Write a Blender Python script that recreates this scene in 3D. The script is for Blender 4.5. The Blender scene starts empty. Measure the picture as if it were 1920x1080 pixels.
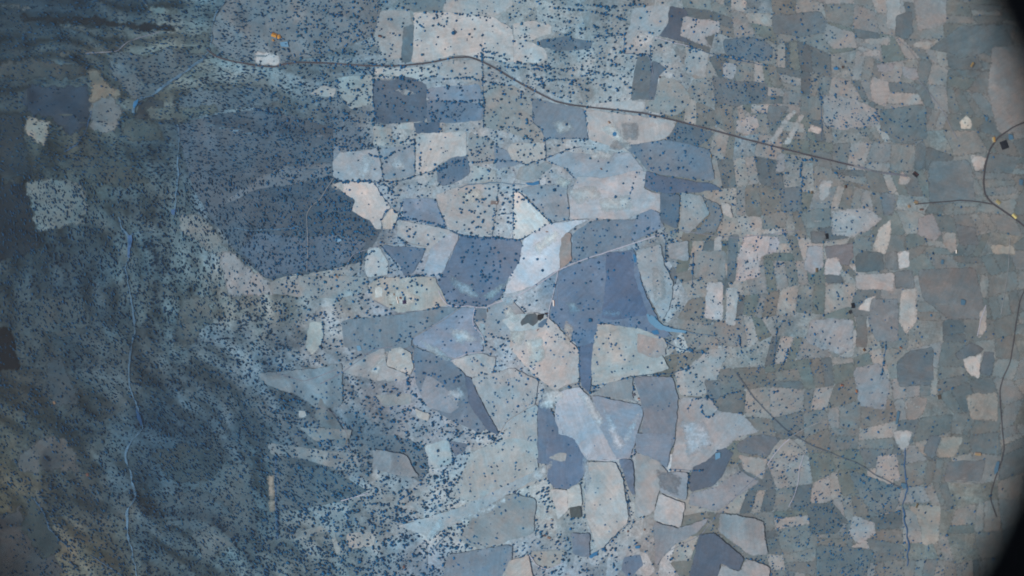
import bpy, math, random
import numpy as np
from mathutils import Vector, Matrix
from mathutils.geometry import delaunay_2d_cdt

random.seed(7)
RNG = np.random.default_rng(11)
S = bpy.context.scene
COL = S.collection
H = 6000.0            # height of the camera above the plain, metres; one photo pixel is two metres of land

# ------------------------------------------------------------------ camera, sky, sun, exposure
cam_d = bpy.data.cameras.new('camera')
cam_d.sensor_width = 36.0
cam_d.lens = 36.0 * H / 3840.0
cam_d.clip_start = 0.05
cam_d.clip_end = 120000
cam_d.dof.use_dof = True
cam_d.dof.focus_distance = H
cam_d.dof.aperture_fstop = 1.8
cam = bpy.data.objects.new('camera', cam_d)
COL.objects.link(cam)
cam.location = (0, 0, H)
S.camera = cam

SUN_EL, SUN_DX, SUN_DY = math.radians(52), -0.93, -0.36
w = bpy.data.worlds.new('World'); S.world = w
w.use_nodes = True
wn = w.node_tree
bg = wn.nodes['Background']
sky = wn.nodes.new('ShaderNodeTexSky')
sky.sky_type = 'NISHITA'; sky.sun_disc = False
sky.sun_elevation = SUN_EL
sky.sun_rotation = math.atan2(SUN_DX, SUN_DY)
wn.links.new(sky.outputs[0], bg.inputs[0])
bg.inputs[1].default_value = 0.07
sd = bpy.data.lights.new('sun', 'SUN')
sd.energy = 3.2; sd.angle = math.radians(0.5); sd.color = (1.0, 0.965, 0.92)
sun = bpy.data.objects.new('sun', sd); COL.objects.link(sun)
dv = Vector((SUN_DX, SUN_DY, 0)).normalized() * math.cos(SUN_EL) + Vector((0, 0, math.sin(SUN_EL)))
sun.rotation_euler = dv.to_track_quat('Z', 'Y').to_euler()
sun.location = (0, 0, 300)
S.view_settings.view_transform = 'Standard'
S.view_settings.look = 'None'
S.view_settings.exposure = 0.10
S.view_settings.gamma = 1.0
S.cycles.filter_width = 1.85
S.cycles.max_bounces = 3
S.cycles.diffuse_bounces = 2

# ------------------------------------------------------------------ small helpers
def lin(c):
    out = []
    for v in c[:3]:
        v /= 255.0
        out.append(v / 12.92 if v <= 0.04045 else ((v + 0.055) / 1.055) ** 2.4)
    return out

def land(c, px=900):
    # swatches are read off by eye: pull them to the greyer tone the land really has;
    # the soil runs bluish green in the west and centre, dry warm grey in the east
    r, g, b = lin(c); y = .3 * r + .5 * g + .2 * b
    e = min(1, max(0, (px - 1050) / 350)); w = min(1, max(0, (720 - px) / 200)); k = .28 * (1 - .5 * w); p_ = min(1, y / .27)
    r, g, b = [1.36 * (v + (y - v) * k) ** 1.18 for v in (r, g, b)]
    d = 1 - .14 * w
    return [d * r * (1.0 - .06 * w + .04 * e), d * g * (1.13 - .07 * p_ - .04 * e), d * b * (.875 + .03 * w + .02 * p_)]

def hash2(ix, iy, s):
    n = (ix.astype(np.int64) * 374761393 + iy.astype(np.int64) * 668265263 + s * 974634777) & 0xffffffff
    n = ((n ^ (n >> 13)) * 1274126177) & 0xffffffff
    n = n ^ (n >> 16)
    return (n & 0xffffff) / float(0xffffff)

def vnoise(x, y, s=0):
    x = np.asarray(x, float); y = np.asarray(y, float)
    ix = np.floor(x); iy = np.floor(y)
    fx = x - ix; fy = y - iy
    fx = fx * fx * fx * (fx * (fx * 6 - 15) + 10); fy = fy * fy * fy * (fy * (fy * 6 - 15) + 10)
    a = hash2(ix, iy, s); b = hash2(ix + 1, iy, s); c = hash2(ix, iy + 1, s); d = hash2(ix + 1, iy + 1, s)
    return (a + (b - a) * fx) * (1 - fy) + (c + (d - c) * fx) * fy

def fbm(x, y, s=0, o=4):
    t = 0; a = 0.5; n = 0
    for i in range(o):
        t = t + a * vnoise(x, y, s + i * 17); n += a
        x = np.asarray(x) * 2.03 + 5.1; y = np.asarray(y) * 2.03 + 1.7; a *= 0.5
    return t / n

GX = np.arange(0, 1921, 160.0); GY = np.arange(0, 1081, 135.0)
def grid_at(G, px, py):
    px = np.clip(px, 0, 1919.9) / 160.0; py = np.clip(py, 0, 1079.9) / 135.0
    i = px.astype(int); j = py.astype(int)
    fx = px - i; fy = py - j
    fx = fx * fx * (3 - 2 * fx); fy = fy * fy * (3 - 2 * fy)
    if G.ndim == 3: fx = fx[..., None]; fy = fy[..., None]
    return (G[j, i] * (1 - fx) + G[j, i + 1] * fx) * (1 - fy) + (G[j + 1, i] * (1 - fx) + G[j + 1, i + 1] * fx) * fy

# relief in metres (rows go down the photo): hilly wooded land to the west, plain farmland to the east
RELIEF = np.array([
 [1.0,1.0,.9,.7,.5,.3,.2,.3,.3,.3,.3,.3,.3],
 [1.0,1.0,.9,.7,.6,.3,.2,.2,.2,.3,.3,.3,.3],
 [1.0,1.0,.9,.8,.6,.2,.1,.1,.1,.2,.2,.3,.3],
 [1.0,1.0,.9,.7,.5,.2,.1,.1,.1,.2,.2,.2,.3],
 [1.0,1.0,1.0,.7,.4,.2,.1,.1,.2,.2,.2,.2,.3],
 [1.0,1.0,1.0,.9,.5,.3,.1,.1,.2,.2,.2,.2,.3],
 [1.0,1.0,1.0,1.0,.8,.4,.2,.1,.2,.2,.3,.3,.3],
 [1.0,1.0,1.0,1.1,.9,.5,.2,.2,.2,.3,.3,.3,.3],
 [1.0,1.0,1.0,1.0,.9,.5,.3,.2,.2,.3,.3,.3,.3]])
def height(px, py):
    px = np.asarray(px, float); py = np.asarray(py, float)
    m = grid_at(RELIEF, px, py)
    wx = (vnoise(px / 170, py / 170, 5) - .5) * 60; wy = (vnoise(px / 170, py / 170, 6) - .5) * 60
    a = 1 - np.abs(2 * vnoise((px + wx) / 175, (py + wy) / 95, 21) - 1)
    b = 1 - np.abs(2 * vnoise((px + wx) / 62, (py - wy) / 50, 22) - 1)
    h = 38 * (a * 1.0 + b * .45 + .22 * vnoise(px / 26., py / 22., 9)) * m
    return h + 6 * vnoise(px / 200, py / 200, 40)

def W(px, py, dz=0.0, hh=None):
    """photo pixel -> point on the land (arrays)"""
    px = np.asarray(px, float); py = np.asarray(py, float)
    h = height(px, py) if hh is None else hh
    k = (H - h) / H
    return (px - 960) * 2 * k, (540 - py) * 2 * k, h + dz

def mesh_obj(name, verts, faces, mat, parent=None):
    me = bpy.data.meshes.new(name)
    me.from_pydata([tuple(v) for v in verts], [], faces)
    if mat: me.materials.append(mat)
    me.update()
    o = bpy.data.objects.new(name, me); COL.objects.link(o)
    if parent: o.parent = parent
    return o

def tag(o, label, cat, group=None):
    o['label'] = label; o['category'] = cat
    if group: o['group'] = group
    return o

def structure(o):
    o['kind'] = 'structure'; return o

# ------------------------------------------------------------------ materials
def new_mat(name, rough=0.95):
    m = bpy.data.materials.new(name); m.use_nodes = True
    b = m.node_tree.nodes['Principled BSDF']
    b.inputs['Roughness'].default_value = rough
    b.inputs['Specular IOR Level'].default_value = 0.05
    return m, m.node_tree, b

def noise_fac(nt, vec, scale, detail, lo, hi, rough=0.6, dist=0.0):
    n = nt.nodes.new('ShaderNodeTexNoise'); n.inputs['Scale'].default_value = scale
    n.inputs['Detail'].default_value = detail; n.inputs['Roughness'].default_value = rough
    n.inputs['Distortion'].default_value = dist
    nt.links.new(vec, n.inputs['Vector'])
    r = nt.nodes.new('ShaderNodeMapRange')
    r.inputs[1].default_value = 0.3; r.inputs[2].default_value = 0.7
    r.inputs[3].default_value = lo; r.inputs[4].default_value = hi
    nt.links.new(n.outputs['Fac'], r.inputs[0])
    return r.outputs[0]

def mul(nt, a, b):
    m = nt.nodes.new('ShaderNodeMath'); m.operation = 'MULTIPLY'
    nt.links.new(a, m.inputs[0]); nt.links.new(b, m.inputs[1]); return m.outputs[0]

def land_material(name, source, blotch=.12, mid=.10, fine=.10, tint=.35, patch=False, wisp=.5):
    m, nt, b = new_mat(name)
    L = nt.links.new
    g = nt.nodes.new('ShaderNodeNewGeometry').outputs['Position']
    if source == 'object':
        oi = nt.nodes.new('ShaderNodeObjectInfo'); c = oi.outputs['Color']
        # every field has its own run of blotches
        ofs = nt.nodes.new('ShaderNodeVectorMath'); ofs.operation = 'SCALE'; ofs.inputs[0].default_value = (5000, 3000, 0)
        L(oi.outputs['Random'], ofs.inputs['Scale'])
        ad = nt.nodes.new('ShaderNodeVectorMath'); L(g, ad.inputs[0]); L(ofs.outputs[0], ad.inputs[1]); g2 = ad.outputs[0]
        # plough and harvest lines, each field worked along its own direction
        rt = nt.nodes.new('ShaderNodeVectorRotate'); rt.rotation_type = 'Z_AXIS'; L(g, rt.inputs['Vector'])
        an = nt.nodes.new('ShaderNodeMath'); an.operation = 'MULTIPLY'; an.inputs[1].default_value = 6.28; L(oi.outputs['Random'], an.inputs[0])
        L(an.outputs[0], rt.inputs['Angle'])
        sq = nt.nodes.new('ShaderNodeVectorMath'); sq.operation = 'MULTIPLY'; sq.inputs[1].default_value = (1 / 9., 1 / 260., 0)
        L(rt.outputs[0], sq.inputs[0])
    else:
        a = nt.nodes.new('ShaderNodeAttribute'); a.attribute_name = source; c = a.outputs['Color']; g2 = g
    f = mul(nt, noise_fac(nt, g2, 1 / 260., 3, 1 - blotch, 1 + blotch, dist=.6), noise_fac(nt, g2, 1 / 55., 4, 1 - mid, 1 + mid, dist=.8))
    f = mul(nt, f, noise_fac(nt, g, 1 / 11., 4, 1 - fine, 1 + fine, .8))
    if source == 'object': f = mul(nt, f, noise_fac(nt, sq.outputs[0], 1, 2, .93, 1.07))
    # damp bluish swales and dry pinkish soil drift through the land, broad and small
    for (sc, t_, dd) in ((1 / 150., tint, 1.0), (1 / 26., tint * .55, .4)):
        t = nt.nodes.new('ShaderNodeMix'); t.data_type = 'RGBA'; t.blend_type = 'MULTIPLY'
        cr = nt.nodes.new('ShaderNodeValToRGB')
        cr.color_ramp.elements[0].position = .36; cr.color_ramp.elements[0].color = (.80, .99, 1.10, 1)
        cr.color_ramp.elements[1].position = .64; cr.color_ramp.elements[1].color = (1.10, .99, .96, 1)
        n = nt.nodes.new('ShaderNodeTexNoise'); n.inputs['Scale'].default_value = sc; n.inputs['Detail'].default_value = 5
        n.inputs['Distortion'].default_value = dd
        L(g2, n.inputs['Vector']); L(n.outputs['Fac'], cr.inputs[0])
        t.inputs[0].default_value = min(1, t_ * 2)
        L(c, t.inputs[6]); L(cr.outputs[0], t.inputs[7]); c = t.outputs[2]
    if patch:
        # small plots of slightly different crops, wherever the land is farmed (weight in the attribute's alpha)
        mp = nt.nodes.new('ShaderNodeMapping'); mp.inputs['Rotation'].default_value = (0, 0, .22); mp.inputs['Scale'].default_value = (1 / 62., 1 / 104., 1)
        nz = nt.nodes.new('ShaderNodeTexNoise'); nz.inputs['Scale'].default_value = 1 / 140.
        sc_ = nt.nodes.new('ShaderNodeVectorMath'); sc_.operation = 'SCALE'; sc_.inputs['Scale'].default_value = 28
        L(g, nz.inputs['Vector']); L(nz.outputs['Color'], sc_.inputs[0])
        ad = nt.nodes.new('ShaderNodeVectorMath'); L(g, ad.inputs[0]); L(sc_.outputs[0], ad.inputs[1]); L(ad.outputs[0], mp.inputs['Vector'])
        vo = nt.nodes.new('ShaderNodeTexVoronoi'); vo.voronoi_dimensions = '2D'; vo.distance = 'CHEBYCHEV'; vo.inputs['Scale'].default_value = 1
        L(mp.outputs[0], vo.inputs['Vector'])
        sx = nt.nodes.new('ShaderNodeSeparateColor'); L(vo.outputs['Color'], sx.inputs[0])
        mr = nt.nodes.new('ShaderNodeMapRange'); mr.inputs[3].default_value = .5; mr.inputs[4].default_value = 1.52
        L(sx.outputs[0], mr.inputs[0])
        mx = nt.nodes.new('ShaderNodeMix'); mx.data_type = 'FLOAT'; mx.inputs[2].default_value = 1.0
        L(a.outputs['Alpha'], mx.inputs[0]); L(mr.outputs[0], mx.inputs[3]); f = mul(nt, f, mx.outputs[0])
    if wisp:
        # pale dusty wisps where the soil was washed thin
        n = nt.nodes.new('ShaderNodeTexNoise'); n.inputs['Scale'].default_value = 1 / 120.; n.inputs['Detail'].default_value = 6
        n.inputs['Distortion'].default_value = 1.0; n.inputs['Roughness'].default_value = .55
        L(g2, n.inputs['Vector'])
        mr = nt.nodes.new('ShaderNodeMapRange'); mr.inputs[1].default_value = .56; mr.inputs[2].default_value = .74
        mr.inputs[3].default_value = 0; mr.inputs[4].default_value = wisp
        L(n.outputs['Fac'], mr.inputs[0])
        t = nt.nodes.new('ShaderNodeMix'); t.data_type = 'RGBA'
        lg = nt.nodes.new('ShaderNodeVectorMath'); lg.operation = 'MULTIPLY'; lg.inputs[1].default_value = (1.55, 1.6, 1.6); L(c, lg.inputs[0]); L(lg.outputs[0], t.inputs[7])
        L(mr.outputs[0], t.inputs[0]); L(c, t.inputs[6]); c = t.outputs[2]
    v = nt.nodes.new('ShaderNodeVectorMath'); v.operation = 'SCALE'
    L(c, v.inputs[0]); L(f, v.inputs['Scale'])
    L(v.outputs[0], b.inputs['Base Color'])
    if source == 'object':
        ma = nt.nodes.new('ShaderNodeAttribute'); ma.attribute_name = 'margin'
        nn = noise_fac(nt, g, 1 / 16., 4, -.38, .38, .75)
        s1 = nt.nodes.new('ShaderNodeMath'); s1.operation = 'MULTIPLY_ADD'; L(ma.outputs['Fac'], s1.inputs[0]); s1.inputs[1].default_value = 2.2; L(nn, s1.inputs[2]); s1.use_clamp = True
        L(s1.outputs[0], b.inputs['Alpha'])
    return m

M_GROUND = land_material('scrubland soil', 'soil', .14, .2, .32, .34, True, .05)
M_FIELD = land_material('field soil', 'object', .12, .11, .14, .40, False, .45)

def plain(name, rgb, rough=.9, var=.12, scale=.6):
    m, nt, b = new_mat(name, rough)
    tc = nt.nodes.new('ShaderNodeTexCoord').outputs['Object']
    f = noise_fac(nt, tc, scale, 4, 1 - var, 1 + var)
    v = nt.nodes.new('ShaderNodeVectorMath'); v.operation = 'SCALE'
    v.inputs[0].default_value = lin(rgb)
    nt.links.new(f, v.inputs['Scale']); nt.links.new(v.outputs[0], b.inputs['Base Color'])
    return m

def worn(m, lo=.35):
    nt = m.node_tree; b = nt.nodes['Principled BSDF']
    g = nt.nodes.new('ShaderNodeNewGeometry').outputs['Position']
    nt.links.new(noise_fac(nt, g, 1 / 28., 4, lo, 1.0, .7), b.inputs['Alpha']); return m

def crown_material(name, rgb, attr=False):
    m, nt, b = new_mat(name, 1.0)
    g = nt.nodes.new('ShaderNodeNewGeometry').outputs['Position']
    f = noise_fac(nt, g, .35, 3, .6, 1.45)
    if attr:
        a = nt.nodes.new('ShaderNodeAttribute'); a.attribute_name = 'leaf'; c = a.outputs['Color']
        f2 = f
    else:
        oi = nt.nodes.new('ShaderNodeObjectInfo')
        r = nt.nodes.new('ShaderNodeMapRange'); r.inputs[3].default_value = .75; r.inputs[4].default_value = 1.3
        nt.links.new(oi.outputs['Random'], r.inputs[0])
        f2 = mul(nt, f, r.outputs[0])
        rg = nt.nodes.new('ShaderNodeRGB'); rg.outputs[0].default_value = (*lin(rgb), 1); c = rg.outputs[0]
    v = nt.nodes.new('ShaderNodeVectorMath'); v.operation = 'SCALE'
    nt.links.new(c, v.inputs[0]); nt.links.new(f2, v.inputs['Scale'])
    nt.links.new(v.outputs[0], b.inputs['Base Color'])
    return m

M_CROWN = crown_material('holm oak leaves', (18, 88, 128))
M_CROWNS = crown_material('oak wood leaves', (40, 86, 120), True)
M_BARK = plain('oak bark', (70, 62, 60))
M_ROAD = plain('old asphalt', (74, 70, 72), .9, .15, .02)
M_TRACKH = plain('dark lane', (84, 98, 112), .95, .2, .05)
M_VERGE = plain('dry verge', (118, 120, 130), .95, .15, .05)
M_TRACK = plain('pale dust track', (188, 188, 200), .95, .12, .05)
M_TRACKD = plain('dull dust track', (140, 146, 160), .95, .12, .05)
M_TRACKY = plain('yellowish dust track', (150, 152, 152), .95, .12, .05)
M_HEDGE = plain('hedge leaves', (72, 102, 130), 1, .3, .12)
M_STREAM = plain('silty stream bed', (90, 126, 152), .8, .25, .02)
worn(M_TRACK, .75); worn(M_TRACKY, .5); worn(M_TRACKD, .3); worn(M_STREAM, .4)
worn(M_ROAD, .72); worn(M_TRACKH, .65); worn(M_VERGE, .2)
def water(name, rgb, ro=.45):
    m, nt, b = new_mat(name, ro)
    b.inputs['Base Color'].default_value = (*lin(rgb), 1)
    b.inputs['Specular IOR Level'].default_value = .5
    return m
M_WATER = water('shallow blue water', (40, 112, 158))
M_WATERD = water('deep river water', (34, 84, 128), .7)
M_POOL = water('dull pool water', (66, 104, 126), .7)
M_WATERP = water('milky shallow water', (96, 146, 176))

# ------------------------------------------------------------------ land sheet
def C(*rows): return np.array([[land(c, 160 * i) for i, c in enumerate(r)] for r in rows])
SOIL = C(
 [(45,60,80),(40,58,80),(50,68,88),(85,105,128),(95,112,135),(125,138,155),(125,138,155),(118,132,150),(128,134,145),(108,122,138),(110,120,132),(120,124,132),(100,105,112)],
 [(48,62,80),(60,72,88),(95,105,118),(100,115,135),(100,118,142),(125,138,160),(130,140,158),(125,138,155),(125,134,148),(105,120,135),(120,127,136),(112,118,126),(112,114,120)],
 [(45,55,68),(70,80,92),(58,76,98),(80,98,125),(95,112,140),(140,148,165),(135,145,165),(140,150,168),(118,130,148),(112,124,138),(115,124,134),(112,120,128),(115,117,120)],
 [(40,48,60),(55,70,88),(80,95,115),(75,92,120),(95,112,140),(135,148,172),(150,158,178),(130,140,162),(120,132,148),(120,130,140),(130,135,142),(115,120,128),(112,114,117)],
 [(55,68,85),(50,68,90),(75,92,112),(125,132,145),(130,138,155),(120,135,165),(145,155,178),(105,128,160),(125,138,155),(120,130,142),(135,136,142),(110,114,122),(108,109,113)],
 [(58,64,76),(58,70,88),(66,80,100),(84,100,124),(120,132,155),(125,135,162),(145,150,170),(130,142,160),(128,138,150),(122,132,142),(120,125,132),(112,118,126),(112,113,116)],
 [(64,68,76),(60,70,85),(55,76,102),(74,92,116),(88,106,132),(132,142,165),(148,156,174),(130,140,162),(138,142,155),(115,128,138),(118,124,130),(115,120,126),(100,101,104)],
 [(84,80,80),(62,68,80),(54,72,94),(72,92,114),(104,120,142),(142,152,170),(148,155,170),(140,148,162),(138,142,155),(115,125,138),(110,120,128),(112,118,122),(95,97,100)],
 [(108,100,98),(88,88,92),(58,70,86),(78,94,114),(98,114,134),(115,132,160),(130,142,165),(125,138,160),(135,135,145),(110,122,135),(90,108,122),(105,112,118),(80,84,88)])
fx = np.arange(-60, 1981, 5.0); fy = np.arange(-60, 1141, 5.0)
out = np.array([8, 20, 50, 120, 300, 700, 1600, 3500, 8000, 16000.])
gx = np.concatenate([-60 - out[::-1], fx, 1980 + out]); gy = np.concatenate([-60 - out[::-1], fy, 1140 + out])
PX, PY = np.meshgrid(gx, gy)
X, Y, Z = W(PX, PY)
me = bpy.data.meshes.new('ground')
n, m_ = PX.shape[1], PX.shape[0]
me.vertices.add(n * m_)
me.vertices.foreach_set('co', np.stack([X, Y, Z], -1).ravel())
ii = (np.arange(m_ - 1)[:, None] * n + np.arange(n - 1)[None]).ravel()
quads = np.stack([ii, ii + n, ii + n + 1, ii + 1], -1)
me.loops.add(quads.size); me.loops.foreach_set('vertex_index', quads.ravel())
me.polygons.add(len(quads)); me.polygons.foreach_set('loop_start', np.arange(0, quads.size, 4))
me.update(); me.validate()
at = me.color_attributes.new('soil', 'FLOAT_COLOR', 'POINT')
def streaks(ax, ay, ang, l, w, s):
    c, q = math.cos(ang), math.sin(ang)
    return fbm((ax * c + ay * q) / l, (-ax * q + ay * c) / w, s, 4)
wx_ = PX + 50 * (vnoise(PX / 120, PY / 120, 7) - .5); wy_ = PY + 50 * (vnoise(PX / 120, PY / 120, 8) - .5)
wt = np.clip((330 - PY) / 120, 0, 1)[..., None]; wb = np.clip((PY - 560) / 150, 0, 1)[..., None]
st = streaks(wx_, wy_, .12, 150, 16, 301)[..., None] * wt + streaks(wx_, wy_, .75, 70, 18, 302)[..., None] * wb \
    + streaks(wx_, wy_, 1.4, 60, 22, 303)[..., None] * (1 - wt) * (1 - wb)
wild = np.clip((880 - PX) / 500, .12, 1)[..., None]
bare = 1.04 + (st - .46) * 2.5 * wild
jx = PX + (fbm(PX / 45, PY / 45, 61) - .5) * 150; jy = PY + (fbm(PX / 45, PY / 45, 77) - .5) * 130
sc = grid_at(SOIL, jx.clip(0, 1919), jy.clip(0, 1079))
sc = sc * (1 - .10 * np.clip((300 - PX) / 250, 0, 1) + .07 * np.clip((PX - 700) / 150, 0, 1) * np.clip((1500 - PX) / 250, 0, 1))[..., None] * np.clip(bare, .55, 2.3) * (1 + np.array([.42, .30, .16]) * wild)  # soil tone, plus lens darkening towards the left edge put into the colour
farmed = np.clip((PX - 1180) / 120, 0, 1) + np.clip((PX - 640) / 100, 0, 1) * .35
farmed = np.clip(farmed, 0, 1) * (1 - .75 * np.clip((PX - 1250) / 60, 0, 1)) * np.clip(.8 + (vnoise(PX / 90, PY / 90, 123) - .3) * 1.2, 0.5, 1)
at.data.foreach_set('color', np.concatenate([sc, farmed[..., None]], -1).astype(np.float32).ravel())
me.polygons.foreach_set('use_smooth', np.ones(len(quads), bool))
me.materials.append(M_GROUND)
ground = bpy.data.objects.new('ground', me); COL.objects.link(ground); structure(ground)

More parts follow.
